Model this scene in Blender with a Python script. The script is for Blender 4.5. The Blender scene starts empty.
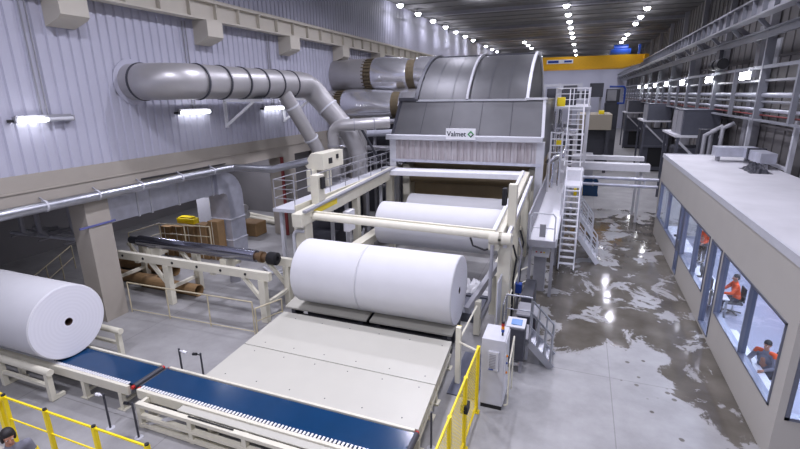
import bpy, bmesh, math, random
from mathutils import Vector, Matrix, Euler
random.seed(7)
PI = math.pi
S = bpy.context.scene
COL = S.collection

# ------------------------------------------------------------------ camera
def cam_rot(yaw, pitch, roll):
    yaw, pitch, roll = map(math.radians, (yaw, pitch, roll))
    cy, sy, cp, sp = math.cos(yaw), math.sin(yaw), math.cos(pitch), math.sin(pitch)
    F = Vector((-sy*cp, cy*cp, -sp)); R = Vector((cy, sy, 0)); U = R.cross(F)
    R2 = R*math.cos(roll) + U*math.sin(roll); U2 = -R*math.sin(roll) + U*math.cos(roll)
    return Matrix((R2, U2, -F)).transposed()
cd = bpy.data.cameras.new('camera'); cam = bpy.data.objects.new('camera', cd); COL.objects.link(cam)
cd.sensor_width = 36; cd.lens = 458.075/800*36; cd.clip_end = 400; cd.clip_start = .1
cam.matrix_world = Matrix.Translation((0, 0, 7.8)) @ cam_rot(21.2326, 15.7593, -0.7388).to_4x4()
S.camera = cam

# ------------------------------------------------------------------ world, lamps of the hall and added fill lights, exposure
S.view_settings.view_transform = 'Standard'; S.view_settings.look = 'None'
S.view_settings.gamma = 1; S.view_settings.use_curve_mapping = False
S.view_settings.exposure = -0.72
W = bpy.data.worlds.new('world'); S.world = W; W.use_nodes = True
W.node_tree.nodes['Background'].inputs[0].default_value = (.61, .63, .88, 1)
W.node_tree.nodes['Background'].inputs[1].default_value = 1.25
LAMP_W = 265.0
LAMP_COL = (.89, .88, 1.05)
def lamp_or_fill(x, y, z, w, size=.6, col=LAMP_COL, rot=(0, 0, 0), spread=2.75):  # shared by the hall's lamps and the added fill lights
    l = bpy.data.lights.new('lamp_or_fill_light', 'AREA'); l.shape = 'DISK'; l.size = size
    l.energy = w; l.color = col; l.spread = spread
    o = bpy.data.objects.new('lamp_or_fill_light', l); o.location = (x, y, z); o.rotation_euler = rot
    COL.objects.link(o); return o
ROWS = {'wall': (-14.3, [37.46, 41.9, 46.4, 51.0, 55.4, 60.0, 64.6, 73.5, 78.9, 83.4, 91.9]),
        'machine': (-8.3, [70.5, 75.1, 80.0, 91.0, 98.4]),
        'middle': (-1.9, [43.4, 48.2, 53.0, 57.8, 62.6, 67.5, 76.9, 88.2, 98.1]),
        'aisle': (4.5, [47.7, 52.7, 57.6, 67.3, 72.2, 77.0, 82.2, 87.5, 92.4, 98.0, 103.3])}
for k, (rx, ys) in ROWS.items():
    for y in ys:
        lamp_or_fill(rx, y, 14.5, LAMP_W*(.34 if k == 'wall' else .85)); lamp_or_fill(rx, y, 14.2, LAMP_W*.17, 1.2, rot=(PI, 0, 0), spread=PI)  # second light added facing upward to brighten the ceiling
# rows carried on unseen above and behind the viewpoint, plus added fill lights
for rx in (-14.3, -8.3, -1.9, 4.5):
    for y in (-8, 0, 8, 16, 24, 32, 40):
        if rx == -14.3: continue
        lamp_or_fill(rx, y, 14.5, LAMP_W*(1.9 if y < 26 else 1.6)*(1.9 if rx == -8.3 and y < 30 else 1 if rx < 0 else .8)); lamp_or_fill(rx, y, 14.2, LAMP_W*.28, 1.2, rot=(PI, 0, 0), spread=PI)  # upward ceiling fill added here as well
    if rx == -8.3:
        for y in (48, 56, 64): lamp_or_fill(rx, y, 14.5, LAMP_W*.6)  # added lights without fixtures where this row shows no lit lamp
for rx in (-12, -6, 0, 6): lamp_or_fill(rx, 111, 14.0, LAMP_W*1.3, spread=PI)  # lights without fixtures, added to brighten the end wall

# ------------------------------------------------------------------ helpers
def lin(c): c /= 255.0; return c/12.92 if c <= .04045 else ((c+.055)/1.055)**2.4
def rgb(r, g, b): return (lin(r), lin(g), lin(b), 1)
MATS = {}
def mat(name, c, rough=.5, metal=0.0, noise=0.0, nscale=6.0, bump=0.0, bscale=40.0, emit=None, trans=0.0, alpha=1.0, stretch=(1, 1, 1), c2=None, coat=0.0):
    m = bpy.data.materials.new(name); m.use_nodes = True; nt = m.node_tree; b = nt.nodes['Principled BSDF']
    b.inputs['Base Color'].default_value = c; b.inputs['Roughness'].default_value = rough; b.inputs['Metallic'].default_value = metal
    if coat: b.inputs['Coat Weight'].default_value = coat
    tc = None
    if noise or bump:
        tc = nt.nodes.new('ShaderNodeTexCoord'); mp = nt.nodes.new('ShaderNodeMapping'); mp.inputs['Scale'].default_value = stretch
        nt.links.new(tc.outputs['Object'], mp.inputs[0])
    if noise:
        n = nt.nodes.new('ShaderNodeTexNoise'); n.inputs['Scale'].default_value = nscale; n.inputs['Detail'].default_value = 5
        nt.links.new(mp.outputs[0], n.inputs['Vector'])
        r = nt.nodes.new('ShaderNodeValToRGB'); r.color_ramp.elements[0].position = .3; r.color_ramp.elements[1].position = .7
        d = c2 or tuple(v*(1-noise) for v in c[:3]) + (1,)
        r.color_ramp.elements[0].color = d; r.color_ramp.elements[1].color = c
        nt.links.new(n.outputs[0], r.inputs[0]); nt.links.new(r.outputs[0], b.inputs['Base Color'])
    if bump:
        n2 = nt.nodes.new('ShaderNodeTexNoise'); n2.inputs['Scale'].default_value = bscale
        nt.links.new(mp.outputs[0], n2.inputs['Vector'])
        bp = nt.nodes.new('ShaderNodeBump'); bp.inputs['Strength'].default_value = bump; bp.inputs['Distance'].default_value = .05
        nt.links.new(n2.outputs[0], bp.inputs['Height']); nt.links.new(bp.outputs[0], b.inputs['Normal'])
    if emit:
        b.inputs['Emission Color'].default_value = emit[0]; b.inputs['Emission Strength'].default_value = emit[1]
    if trans: b.inputs['Transmission Weight'].default_value = trans
    if alpha < 1: b.inputs['Alpha'].default_value = alpha
    MATS[name] = m; return m

class MB:
    def __init__(s): s.bm = bmesh.new()
    def _x(s, vs, rot, ctr):
        if rot is not None: bmesh.ops.rotate(s.bm, verts=vs, cent=ctr, matrix=rot)
    def box(s, x0, x1, y0, y1, z0, z1, rot=None, bev=0.0):
        r = bmesh.ops.create_cube(s.bm, size=1); vs = r['verts']
        c = Vector(((x0+x1)/2, (y0+y1)/2, (z0+z1)/2)); d = (abs(x1-x0), abs(y1-y0), abs(z1-z0))
        for v in vs: v.co = Vector((v.co.x*d[0], v.co.y*d[1], v.co.z*d[2]))
        if bev:
            es = list({e for v in vs for e in v.link_edges})
            rr = bmesh.ops.bevel(s.bm, geom=es, offset=bev, segments=2, profile=.5, affect='EDGES')
            vs = list({v for f in rr['faces'] for v in f.verts} | {v for v in vs if v.is_valid})
            vs = list(s._island(vs))
        for v in vs:
            if rot is not None: v.co = rot @ v.co
            v.co += c
        return s
    def _island(s, vs):
        seen = set(); st = list(vs)
        while st:
            v = st.pop()
            if v in seen: continue
            seen.add(v)
            for e in v.link_edges: st.append(e.other_vert(v))
        return seen
    def bar(s, p, q, w, h=None, up=(0, 0, 1)):
        h = h or w; p, q = Vector(p), Vector(q); d = (q-p); L = d.length; d.normalize()
        up = Vector(up)
        if abs(d.dot(up)) > .98: up = Vector((0, 1, 0))
        a = d.cross(up).normalized(); b = a.cross(d).normalized()
        vs = []
        for t in (p, q):
            for i, j in ((-1, -1), (1, -1), (1, 1), (-1, 1)): vs.append(s.bm.verts.new(t + a*(i*w/2) + b*(j*h/2)))
        for f in ((3, 2, 1, 0), (4, 5, 6, 7), (0, 1, 5, 4), (1, 2, 6, 5), (2, 3, 7, 6), (3, 0, 4, 7)): s.bm.faces.new([vs[i] for i in f])
        return s
    def tube(s, pts, r, seg=10, cap=True):
        pts = [Vector(p) for p in pts]; n = len(pts); rs = r if isinstance(r, (list, tuple)) else [r]*n
        T = []
        for i in range(n):
            a = (pts[i]-pts[i-1]).normalized() if i else (pts[1]-pts[0]).normalized()
            b = (pts[i+1]-pts[i]).normalized() if i < n-1 else a
            t = (a+b); T.append(t.normalized() if t.length > 1e-6 else a)
        u = T[0].orthogonal().normalized(); rings = []
        for i in range(n):
            u = (u - T[i]*u.dot(T[i])).normalized(); v = T[i].cross(u)
            k = 1.0
            if 0 < i < n-1:
                cs = max(.5, T[i].dot((pts[i+1]-pts[i]).normalized())); k = 1/cs if cs < .97 else 1
            rings.append([s.bm.verts.new(pts[i] + (u*math.cos(2*PI*j/seg) + v*math.sin(2*PI*j/seg))*rs[i]) for j in range(seg)])
        for i in range(n-1):
            for j in range(seg):
                s.bm.faces.new((rings[i][j], rings[i][(j+1) % seg], rings[i+1][(j+1) % seg], rings[i+1][j]))
        if cap:
            s.bm.faces.new(rings[0][::-1]); s.bm.faces.new(rings[-1])
        return s
    def lathe(s, prof, p, axis, seg=48, close=False):
        """prof: list of (t along axis, radius)"""
        p = Vector(p); ax = Vector(axis).normalized(); u = ax.orthogonal().normalized(); v = ax.cross(u); rings = []
        for t, r in prof:
            if r < 1e-5: rings.append([s.bm.verts.new(p+ax*t)])
            else: rings.append([s.bm.verts.new(p + ax*t + (u*math.cos(2*PI*j/seg)+v*math.sin(2*PI*j/seg))*r) for j in range(seg)])
        if close: rings.append(rings[0])
        for a, b in zip(rings, rings[1:]):
            for j in range(seg):
                k = (j+1) % seg
                if len(a) == 1 and len(b) == 1: continue
                if len(a) == 1: s.bm.faces.new((a[0], b[k], b[j]))
                elif len(b) == 1: s.bm.faces.new((a[j], a[k], b[0]))
                else: s.bm.faces.new((a[j], a[k], b[k], b[j]))
        return s
    def prism(s, pts, axis, a, b):
        """pts 2D outline in the other two axes (in x,y,z order), extruded along axis index from a to b"""
        def mk(t, p): c = list(p); c.insert(axis, t); return s.bm.verts.new(c)
        A = [mk(a, p) for p in pts]; B = [mk(b, p) for p in pts]; n = len(pts)
        s.bm.faces.new(A); s.bm.faces.new(B[::-1])
        for i in range(n): s.bm.faces.new((A[i], B[i], B[(i+1) % n], A[(i+1) % n]))
        return s
    def quad(s, *ps):
        s.bm.faces.new([s.bm.verts.new(p) for p in ps]); return s
    def ball(s, c, r, seg=12, rot=None):
        r = (r, r, r) if not isinstance(r, (list, tuple)) else r
        vs = bmesh.ops.create_uvsphere(s.bm, u_segments=seg, v_segments=max(6, seg*2//3), radius=1)['verts']
        for v in vs:
            v.co = Vector((v.co.x*r[0], v.co.y*r[1], v.co.z*r[2]))
            if rot is not None: v.co = rot @ v.co
            v.co += Vector(c)
        return s
    def build(s, name, m, parent=None, smooth=40, bevel=0):
        bmesh.ops.recalc_face_normals(s.bm, faces=s.bm.faces[:])
        if smooth:
            for f in s.bm.faces: f.smooth = True
            lim = math.radians(smooth)
            for e in s.bm.edges:
                if len(e.link_faces) != 2 or e.calc_face_angle(0) > lim: e.smooth = False
        me = bpy.data.meshes.new(name); o = bpy.data.objects.new(name, me)
        if parent is not None:
            off = wl(parent); o.parent = parent
        else:
            xs = [v.co for v in s.bm.verts]
            off = Vector(((min(v.x for v in xs)+max(v.x for v in xs))/2, (min(v.y for v in xs)+max(v.y for v in xs))/2, min(v.z for v in xs)))
            o.location = off
        bmesh.ops.translate(s.bm, verts=s.bm.verts[:], vec=-off)
        s.bm.to_mesh(me); s.bm.free()
        for mm in (m if isinstance(m, (list, tuple)) else [m]): me.materials.append(mm)
        COL.objects.link(o)
        if bevel:
            b = o.modifiers.new('bevel', 'BEVEL'); b.width = bevel; b.segments = 2; b.limit_method = 'ANGLE'
        return o
def wl(o):
    v = Vector((0, 0, 0))
    while o is not None: v += o.location; o = o.parent
    return v
def tag(o, label, cat, group=None, kind=None):
    o['label'] = label; o['category'] = cat
    if group: o['group'] = group
    if kind: o['kind'] = kind
    return o
def thing(name, label, cat, loc, group=None, kind=None):
    o = bpy.data.objects.new(name, None); o.location = loc; o.empty_display_size = .2; COL.objects.link(o)
    return tag(o, label, cat, group, kind)
def copy_tree(o, loc=None, label=None, parent=None):
    kids = [c for c in bpy.data.objects if c.parent == o]
    c = o.copy(); COL.objects.link(c)
    if parent is not None: c.parent = parent
    if loc is not None: c.location = loc
    if label: c['label'] = label
    for k in kids: copy_tree(k, parent=c)
    return c
def arc(c, r, a0, a1, n, u, v):
    c, u, v = Vector(c), Vector(u), Vector(v)
    return [c + u*(r*math.cos(a0+(a1-a0)*i/n)) + v*(r*math.sin(a0+(a1-a0)*i/n)) for i in range(n+1)]
NTH = ['first', 'second', 'third', 'fourth', 'fifth', 'sixth', 'seventh', 'eighth', 'ninth', 'tenth', 'eleventh', 'twelfth', 'thirteenth', 'fourteenth', 'fifteenth', 'sixteenth']

# ------------------------------------------------------------------ materials
CREAM = mat('cream_paint', rgb(220, 216, 197), .45, noise=.08, nscale=3)
BOARD = mat('cream_board', rgb(190, 188, 176), .35, noise=.04, nscale=1.5)
WHITEP = mat('white_paint', rgb(226, 226, 230), .45, noise=.06)
PIPEC = mat('worn_cream_pipe', rgb(196, 186, 156), .5, noise=.1)
RACK = mat('rack_grey', rgb(134, 136, 142), .5, noise=.1)
GREYP = mat('grey_paint', rgb(150, 150, 155), .5, noise=.1)
LGREY = mat('pale_grey_paint', rgb(196, 197, 202), .45, noise=.06)
DGREY = mat('dark_grey_paint', rgb(62, 63, 70), .5, noise=.15)
DRED = mat('dull_red', rgb(120, 50, 48), .6)
AHU = mat('unit_grey', rgb(88, 90, 100), .5, noise=.12)
BLACK = mat('black_rubber', rgb(24, 24, 27), .6)
STEEL = mat('brushed_steel', rgb(190, 192, 198), .32, 1.0, noise=.15, nscale=3)
GALV = mat('galvanised_sheet', rgb(205, 207, 218), .36, .4, noise=.22, nscale=2.5)
DUCT = mat('duct_sheet', rgb(176, 174, 174), .38, .5, noise=.12, nscale=1.2)
SHINY = mat('shiny_cladding', rgb(226, 226, 230), .22, .82, noise=.12, nscale=1.5, bump=.25, bscale=1.6)
HOOD = mat('hood_sheet', rgb(74, 74, 76), .5, .4, noise=.22, nscale=1.1)
HOODLOW = mat('hood_lower_sheet', rgb(104, 104, 106), .38, .5, noise=.15, nscale=1.0)
APRON = mat('stained_apron', rgb(186, 182, 184), .5, .2, noise=.5, nscale=2.0, stretch=(3.2, 1, .25), c2=rgb(158, 150, 150))
INSUL = mat('rock_wool_joint', rgb(104, 92, 70), .9, noise=.5, nscale=14)
CONC = mat('beige_concrete', rgb(166, 159, 148), .75, noise=.08, nscale=1.5)
YEL = mat('yellow_paint', rgb(240, 214, 20), .4, noise=.05)
CRANE = mat('crane_yellow', rgb(236, 178, 6), .4, noise=.08)
BLUE = mat('blue_paint', rgb(28, 66, 150), .4)
NAVY = mat('navy_belt', rgb(18, 58, 96), .16, noise=.12, nscale=1.5)
RED = mat('red_paint', rgb(185, 40, 36), .45)
ORANGE = mat('orange_cloth', rgb(226, 84, 28), .8)
GREEN = mat('green_logo', rgb(60, 150, 80), .5)
INK = mat('dark_ink', rgb(30, 42, 52), .5)
SIGNW = mat('sign_white', rgb(238, 238, 240), .4)
CARD = mat('brown_cardboard', rgb(138, 110, 74), .8, noise=.15, nscale=5)
CARDD = mat('core_hole', rgb(44, 32, 26), .9)
PAPER = mat('white_tissue', rgb(208, 208, 210), .85, noise=.03, nscale=2, bump=.1, bscale=2.5)
SHAFT = mat('polished_shaft', rgb(160, 162, 176), .2, .97)
ROOFM = mat('roof_sheet', rgb(208, 207, 210), .55, noise=.14, nscale=.9)
CABIN = mat('cabin_panel', rgb(182, 178, 170), .55, noise=.04, nscale=1)
TRIM = mat('aluminium_trim', rgb(120, 124, 138), .35, .6)
WHITEROOM = mat('white_room_lining', rgb(206, 208, 222), .7)
CLOTHG = mat('grey_cloth', rgb(118, 118, 128), .9, noise=.1, nscale=20)
CLOTHK = mat('dark_cloth', rgb(42, 44, 54), .9)
SKIN = mat('skin', rgb(176, 124, 98), .55)
HAIR = mat('dark_hair', rgb(24, 19, 18), .6)
EYE = mat('eye_white', rgb(225, 220, 215), .4)
SCREEN = mat('lit_screen', rgb(60, 110, 170), .3, emit=((.25, .4, .6, 1), .25))
LENS = mat('lamp_lens', rgb(250, 250, 255), .4, emit=((.97, .98, 1, 1), 30.0))
TUBE = mat('tube_lit', rgb(250, 250, 255), .4, emit=((.92, .93, 1, 1), 22.0))
FLOOD = mat('flood_lens', rgb(250, 250, 255), .4, emit=((.93, .95, 1, 1), 50.0))
AMBER = mat('amber_plastic', rgb(240, 150, 20), .3)

def glass_mat():
    m = bpy.data.materials.new('window_glass'); m.use_nodes = True; nt = m.node_tree; nt.nodes.clear()
    out = nt.nodes.new('ShaderNodeOutputMaterial'); mix = nt.nodes.new('ShaderNodeMixShader')
    t = nt.nodes.new('ShaderNodeBsdfTransparent'); t.inputs[0].default_value = (.86, .9, .98, 1)
    g = nt.nodes.new('ShaderNodeBsdfGlossy'); g.inputs['Roughness'].default_value = .03
    lw = nt.nodes.new('ShaderNodeLayerWeight'); lw.inputs[0].default_value = .5
    pw = nt.nodes.new('ShaderNodeMath'); pw.operation = 'POWER'; pw.inputs[1].default_value = 4; nt.links.new(lw.outputs['Facing'], pw.inputs[0])
    f = nt.nodes.new('ShaderNodeMath'); f.operation = 'MULTIPLY_ADD'; f.inputs[1].default_value = .5; f.inputs[2].default_value = .03; nt.links.new(pw.outputs[0], f.inputs[0])
    nt.links.new(f.outputs[0], mix.inputs[0]); nt.links.new(t.outputs[0], mix.inputs[1]); nt.links.new(g.outputs[0], mix.inputs[2])
    nt.links.new(mix.outputs[0], out.inputs[0]); return m
GLASS = glass_mat()

def paper_end_mat():
    m = mat('tissue_roll_end', rgb(226, 226, 232), .9); nt = m.node_tree; b = nt.nodes['Principled BSDF']
    tc = nt.nodes.new('ShaderNodeTexCoord'); w = nt.nodes.new('ShaderNodeTexWave'); w.wave_type = 'RINGS'; w.rings_direction = 'X'
    w.inputs['Scale'].default_value = 3.2; w.inputs['Distortion'].default_value = 1.5; w.inputs['Detail Scale'].default_value = .6
    r = nt.nodes.new('ShaderNodeValToRGB'); r.color_ramp.elements[0].color = rgb(224, 224, 230); r.color_ramp.elements[1].color = rgb(228, 228, 234)
    nt.links.new(tc.outputs['Object'], w.inputs[0]); nt.links.new(w.outputs[0], r.inputs[0]); nt.links.new(r.outputs[0], b.inputs['Base Color'])
    return m
PEND = paper_end_mat()

def floor_mat():
    m = bpy.data.materials.new('wet_concrete_floor'); m.use_nodes = True; nt = m.node_tree; b = nt.nodes['Principled BSDF']
    N, L = nt.nodes.new, nt.links.new
    tc = N('ShaderNodeTexCoord'); sep = N('ShaderNodeSeparateXYZ'); L(tc.outputs['Object'], sep.inputs[0])
    def math_(op, a, bb=None, clamp=False):
        n = N('ShaderNodeMath'); n.operation = op; n.use_clamp = clamp
        for i, v in enumerate((a, bb)):
            if v is None: continue
            if isinstance(v, (int, float)): n.inputs[i].default_value = v
            else: L(v, n.inputs[i])
        return n.outputs[0]
    def noise(sc, det=5, rough=.55, st=(1, 1, 1), dist=0):
        mp = N('ShaderNodeMapping'); mp.inputs['Scale'].default_value = st; L(tc.outputs['Object'], mp.inputs[0])
        n = N('ShaderNodeTexNoise'); n.inputs['Scale'].default_value = sc; n.inputs['Detail'].default_value = det
        n.inputs['Roughness'].default_value = rough; n.inputs['Distortion'].default_value = dist
        L(mp.outputs[0], n.inputs['Vector']); return n.outputs[0]
    X, Y = sep.outputs[0], sep.outputs[1]
    def ramp(v, a, c):
        n = N('ShaderNodeMapRange'); n.interpolation_type = 'SMOOTHSTEP'; L(v, n.inputs[0]); n.inputs[1].default_value = a; n.inputs[2].default_value = c; return n.outputs[0]
    # wet zone: the aisle, from about y = 13 (earlier next to the cabin) to y = 33
    ynear = math_('ADD', Y, math_('MULTIPLY', ramp(X, 1.5, 4.4), 3.2))
    zone = math_('MULTIPLY', ramp(ynear, 12.2, 15.2), math_('SUBTRACT', 1.0, ramp(Y, 29, 40)))
    zone = math_('MULTIPLY', zone, ramp(X, -2.6, -.9))
    n1 = noise(.6, 8, .66, (1.1, .9, 1), .5)
    wetv = math_('ADD', math_('MULTIPLY', zone, .57), math_('MULTIPLY', math_('SUBTRACT', n1, .5), 2.0))
    wet = ramp(wetv, .40, .52)
    # spatters of drops in front of the wet zone
    v = N('ShaderNodeTexVoronoi'); v.inputs['Scale'].default_value = 2.6; L(tc.outputs['Object'], v.inputs['Vector'])
    dz = math_('MULTIPLY', math_('MULTIPLY', ramp(X, .6, 1.8), math_('SUBTRACT', 1.0, ramp(X, 3.9, 4.3))), math_('MULTIPLY', ramp(ynear, 10.6, 12.6), math_('SUBTRACT', 1.0, ramp(ynear, 14.5, 16))))
    drop = math_('MULTIPLY', math_('SUBTRACT', 1.0, ramp(v.outputs['Distance'], .13, .2)), math_('GREATER_THAN', math_('MULTIPLY', dz, noise(1.1, 2)), .34))
    wet = math_('MAXIMUM', wet, math_('MULTIPLY', drop, .8))
    dry = N('ShaderNodeValToRGB'); dry.color_ramp.elements[0].position = .3; dry.color_ramp.elements[1].position = .72
    dry.color_ramp.elements[0].color = rgb(136, 135, 134); dry.color_ramp.elements[1].color = rgb(164, 163, 162)
    L(noise(.8, 8, .65), dry.inputs[0])
    wc = N('ShaderNodeValToRGB'); wc.color_ramp.elements[0].position = .3; wc.color_ramp.elements[1].position = .7
    wc.color_ramp.elements[0].color = rgb(76, 71, 62); wc.color_ramp.elements[1].color = rgb(108, 103, 95)
    L(noise(.7, 5), wc.inputs[0])
    mx = N('ShaderNodeMix'); mx.data_type = 'RGBA'; L(wet, mx.inputs[0]); L(dry.outputs[0], mx.inputs[6]); L(wc.outputs[0], mx.inputs[7])
    # saw-cut joints every 6 m across and 5 m along
    def joint(c, pitch, off):
        q = math_('ABSOLUTE', math_('SUBTRACT', math_('FRACT', math_('DIVIDE', math_('ADD', c, off), pitch)), .5))
        return math_('LESS_THAN', q, .012/pitch)
    j = math_('MAXIMUM', joint(X, 5.0, 1.1), joint(Y, 6.0, 2.3))
    m2 = N('ShaderNodeMix'); m2.data_type = 'RGBA'; L(math_('MULTIPLY', j, .45), m2.inputs[0]); L(mx.outputs[2], m2.inputs[6]); m2.inputs[7].default_value = rgb(90, 88, 86)
    L(m2.outputs[2], b.inputs['Base Color'])
    r = N('ShaderNodeMapRange'); L(wet, r.inputs[0]); r.inputs[3].default_value = .55; r.inputs[4].default_value = .08
    L(math_('ADD', r.outputs[0], math_('MULTIPLY', math_('SUBTRACT', noise(2.5), .5), .12)), b.inputs['Roughness'])
    bp = N('ShaderNodeBump'); bp.inputs['Strength'].default_value = .06; bp.inputs['Distance'].default_value = .04
    L(noise(1.6, 4), bp.inputs['Height']); L(bp.outputs[0], b.inputs['Normal'])
    return m
FLOORM = floor_mat()
SIDING = mat('lilac_siding', rgb(184, 184, 198), .5, .1, noise=.07, nscale=.5)
WALLR = mat('grey_wall_panel', rgb(118, 115, 114), .7, noise=.2, nscale=.4)
WALLF = mat('far_wall_panel', rgb(190, 192, 205), .7, noise=.05, nscale=.3)
CEILM = mat('dark_ceiling', rgb(122, 121, 119), .8, noise=.15, nscale=.3)
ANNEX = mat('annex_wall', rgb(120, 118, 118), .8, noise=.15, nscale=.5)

# ------------------------------------------------------------------ the hall
def struct(o, label, cat): return tag(o, label, cat, kind='structure')
Y0, Y1 = -14.0, 116.0
b = MB(); b.box(-26, 9.4, Y0, Y1, -.3, 0); f = b.build('floor', FLOORM); f.data.transform(Matrix.Translation(f.location)); f.location = (0, 0, 0)
struct(f, 'grey concrete hall floor with wet dark patches along the aisle', 'floor')
b = MB(); b.box(-15.6, 9.2, Y0, Y1, 15.2, 15.4)
y = Y0 + 1
while y < Y1:
    b.box(-15.6, 9.2, y, y+.12, 15.14, 15.2); y += 2.4
struct(b.build('ceiling', CEILM, smooth=0), 'dark grey ribbed metal roof deck over the hall', 'ceiling')
for k, y in enumerate((32, 44, 56, 68, 80, 92, 104)):
    b = MB(); b.box(-15.4, 9.0, y-.06, y+.06, 14.86, 15.1); b.box(-15.4, 9.0, y-.2, y+.2, 14.8, 14.86)
    struct(b.build('roof_beam', GREYP, smooth=0), 'steel roof beam crossing under the ceiling, %s one from the viewpoint' % NTH[k], 'beam')
# corrugated siding of the long wall
b = MB(); prof = []; y = Y0
while y < Y1:
    prof += [(-15.4, y), (-15.4, y+.2), (-15.455, y+.235), (-15.455, y+.315)]; y += .35
bm = b.bm
lo = [bm.verts.new((x, y, 5.65)) for x, y in prof]; hi = [bm.verts.new((x, y, 15.2)) for x, y in prof]
for i in range(len(prof)-1): bm.faces.new((lo[i], lo[i+1], hi[i+1], hi[i]))
b.box(-15.7, -15.5, Y0, Y1, 5.65, 15.2)
struct(b.build('wall_left', SIDING, smooth=0), 'pale lilac corrugated metal wall above the concrete beam', 'wall')
b = MB(); b.box(-16.35, -15.4, Y0, 26.0, 4.6, 5.65); b.box(-16.35, -15.36, Y0, 26.0, 5.12, 5.16)
struct(b.build('wall_beam', CONC, smooth=0), 'long beige concrete beam under the corrugated wall', 'beam')
b = MB(); b.box(-16.3, -15.4, 26.0, Y1, 0, 5.65)
struct(b.build('wall_plinth', CONC, smooth=0), 'beige concrete lower wall beyond the open bays', 'wall')
b = MB(); b.box(-16.2, -15.4, 10.2, 11.06, 0, 4.6)
struct(b.build('column', CONC, smooth=0), 'beige square concrete column beside the white roll', 'column')
b = MB(); b.box(-16.32, -15.4, 21.6, 22.8, 0, 4.6)
struct(b.build('column', CONC, smooth=0), 'beige concrete column behind the walkway with red strip', 'column')
b = MB(); b.box(-16.32, -15.4, -6, -5, 0, 4.6)
struct(b.build('column', CONC, smooth=0), 'beige concrete column outside the picture', 'column')
# annex under the mezzanine
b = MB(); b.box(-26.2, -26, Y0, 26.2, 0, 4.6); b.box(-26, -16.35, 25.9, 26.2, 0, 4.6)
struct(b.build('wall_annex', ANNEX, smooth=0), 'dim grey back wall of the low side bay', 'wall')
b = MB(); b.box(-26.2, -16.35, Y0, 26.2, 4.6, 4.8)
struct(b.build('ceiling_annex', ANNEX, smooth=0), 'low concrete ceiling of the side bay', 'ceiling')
# far wall
b = MB(); b.box(-16, 9.4, Y1, Y1+.3, 0, 15.2)
x = -15
while x < 9: b.box(x, x+.3, Y1-.12, Y1, 0, 15.2); x += 6
struct(b.build('wall_far', WALLF, smooth=0), 'pale grey end wall of the hall behind the yellow crane', 'wall')
# right wall
b = MB(); b.box(9.0, 9.3, Y0, Y1, 0, 15.2)
y = Y0
while y < Y1: b.box(8.94, 9.0, y, y+.08, 0, 15.2); y += 1.2
for z in (6.0, 9.4, 12.6): b.box(8.9, 9.0, Y0, Y1, z, z+.12)
struct(b.build('wall_right', WALLR, smooth=0), 'dark grey panelled wall behind the steel rack', 'wall')
for k, y in enumerate((22.2, 30.4, 38.6, 46.8, 55, 63.2, 71.4, 79.6, 87.8, 96, 104.2)):
    b = MB(); b.box(8.3, 8.94, y-.3, y+.3, 0, 11.0); b.bar((8.6, y, 10.0), (7.2, y, 10.95), .2)
    b.box(8.6, 8.94, y-.15, y+.15, 11, 15.2)
    struct(b.build('wall_column', GREYP, smooth=0), 'grey steel wall column, %s one from the cabin roof' % NTH[k], 'column')

PALEC = mat('pale_beige_concrete', rgb(200, 194, 180), .7, noise=.06, nscale=1.5)
# ------------------------------------------------------------------ crane runways
r = thing('crane_runway', 'beige crane runway beam with stiffeners along the corrugated wall', 'crane runway', (-14.95, 40, 10.9))
b = MB(); b.box(-15.05, -14.99, 0, Y1-.3, 10.95, 11.65); b.box(-15.25, -14.8, 0, Y1-.3, 11.6, 11.68); b.box(-15.25, -14.8, 0, Y1-.3, 10.9, 10.97)
b.box(-15.06, -14.98, 0, Y1-.3, 11.68, 11.78); b.build('web_beam', PALEC, r, smooth=0)
b = MB(); y = 1.0
while y < Y1: b.box(-14.99, -14.82, y, y+.05, 10.97, 11.6); y += 1.45
b.build('stiffener', PALEC, r, smooth=0)['kind'] = 'stuff'
for k, y in enumerate((4.7, 10.6, 16.55, 22.5, 28.4, 34.4, 40.3)):
    b = MB(); b.prism([(-15.39, 9.95), (-14.75, 10.15), (-14.62, 10.25), (-14.62, 10.88), (-15.39, 10.88)], 1, y-.45, y+.45)
    b.bm.verts.ensure_lookup_table()
    struct(b.build('corbel', PALEC, smooth=0), 'beige concrete corbel on the corrugated wall, %s from the camera end' % NTH[k], 'corbel')
r = thing('crane_runway', 'grey crane runway girder hung along the dark panelled wall', 'crane runway', (6.9, 40, 10.9))
b = MB(); b.box(6.86, 6.94, 2, Y1-.3, 10.95, 11.65); b.box(6.65, 7.15, 2, Y1-.3, 11.62, 11.7); b.box(6.65, 7.15, 2, Y1-.3, 10.88, 10.96); b.box(6.86, 6.94, 2, Y1-.3, 11.7, 11.8)
b.build('web_beam', GREYP, r, smooth=0)
b = MB(); y = 3.0
while y < Y1: b.box(6.68, 6.86, y, y+.05, 10.96, 11.62); y += 1.37
b.build('stiffener', RACK, r, smooth=0)['kind'] = 'stuff'
b = MB(); b.box(7.45, 7.6, 4, Y1-.3, 10.1, 10.42); b.box(7.3, 7.75, 4, Y1-.3, 10.4, 10.45); b.build('lower_chord', RACK, r, smooth=0)
for y in [18.1+4.1*i for i in range(23)]:
    MB().bar((7.0, y, 10.9), (7.5, y, 10.4), .16).build('hanger', RACK, r, smooth=0)
b = MB(); b.tube([(7.2, 6, 11.0), (7.2, 110, 11.0)], .03, 6)
b.build('cable_line', BLACK, r)
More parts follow.
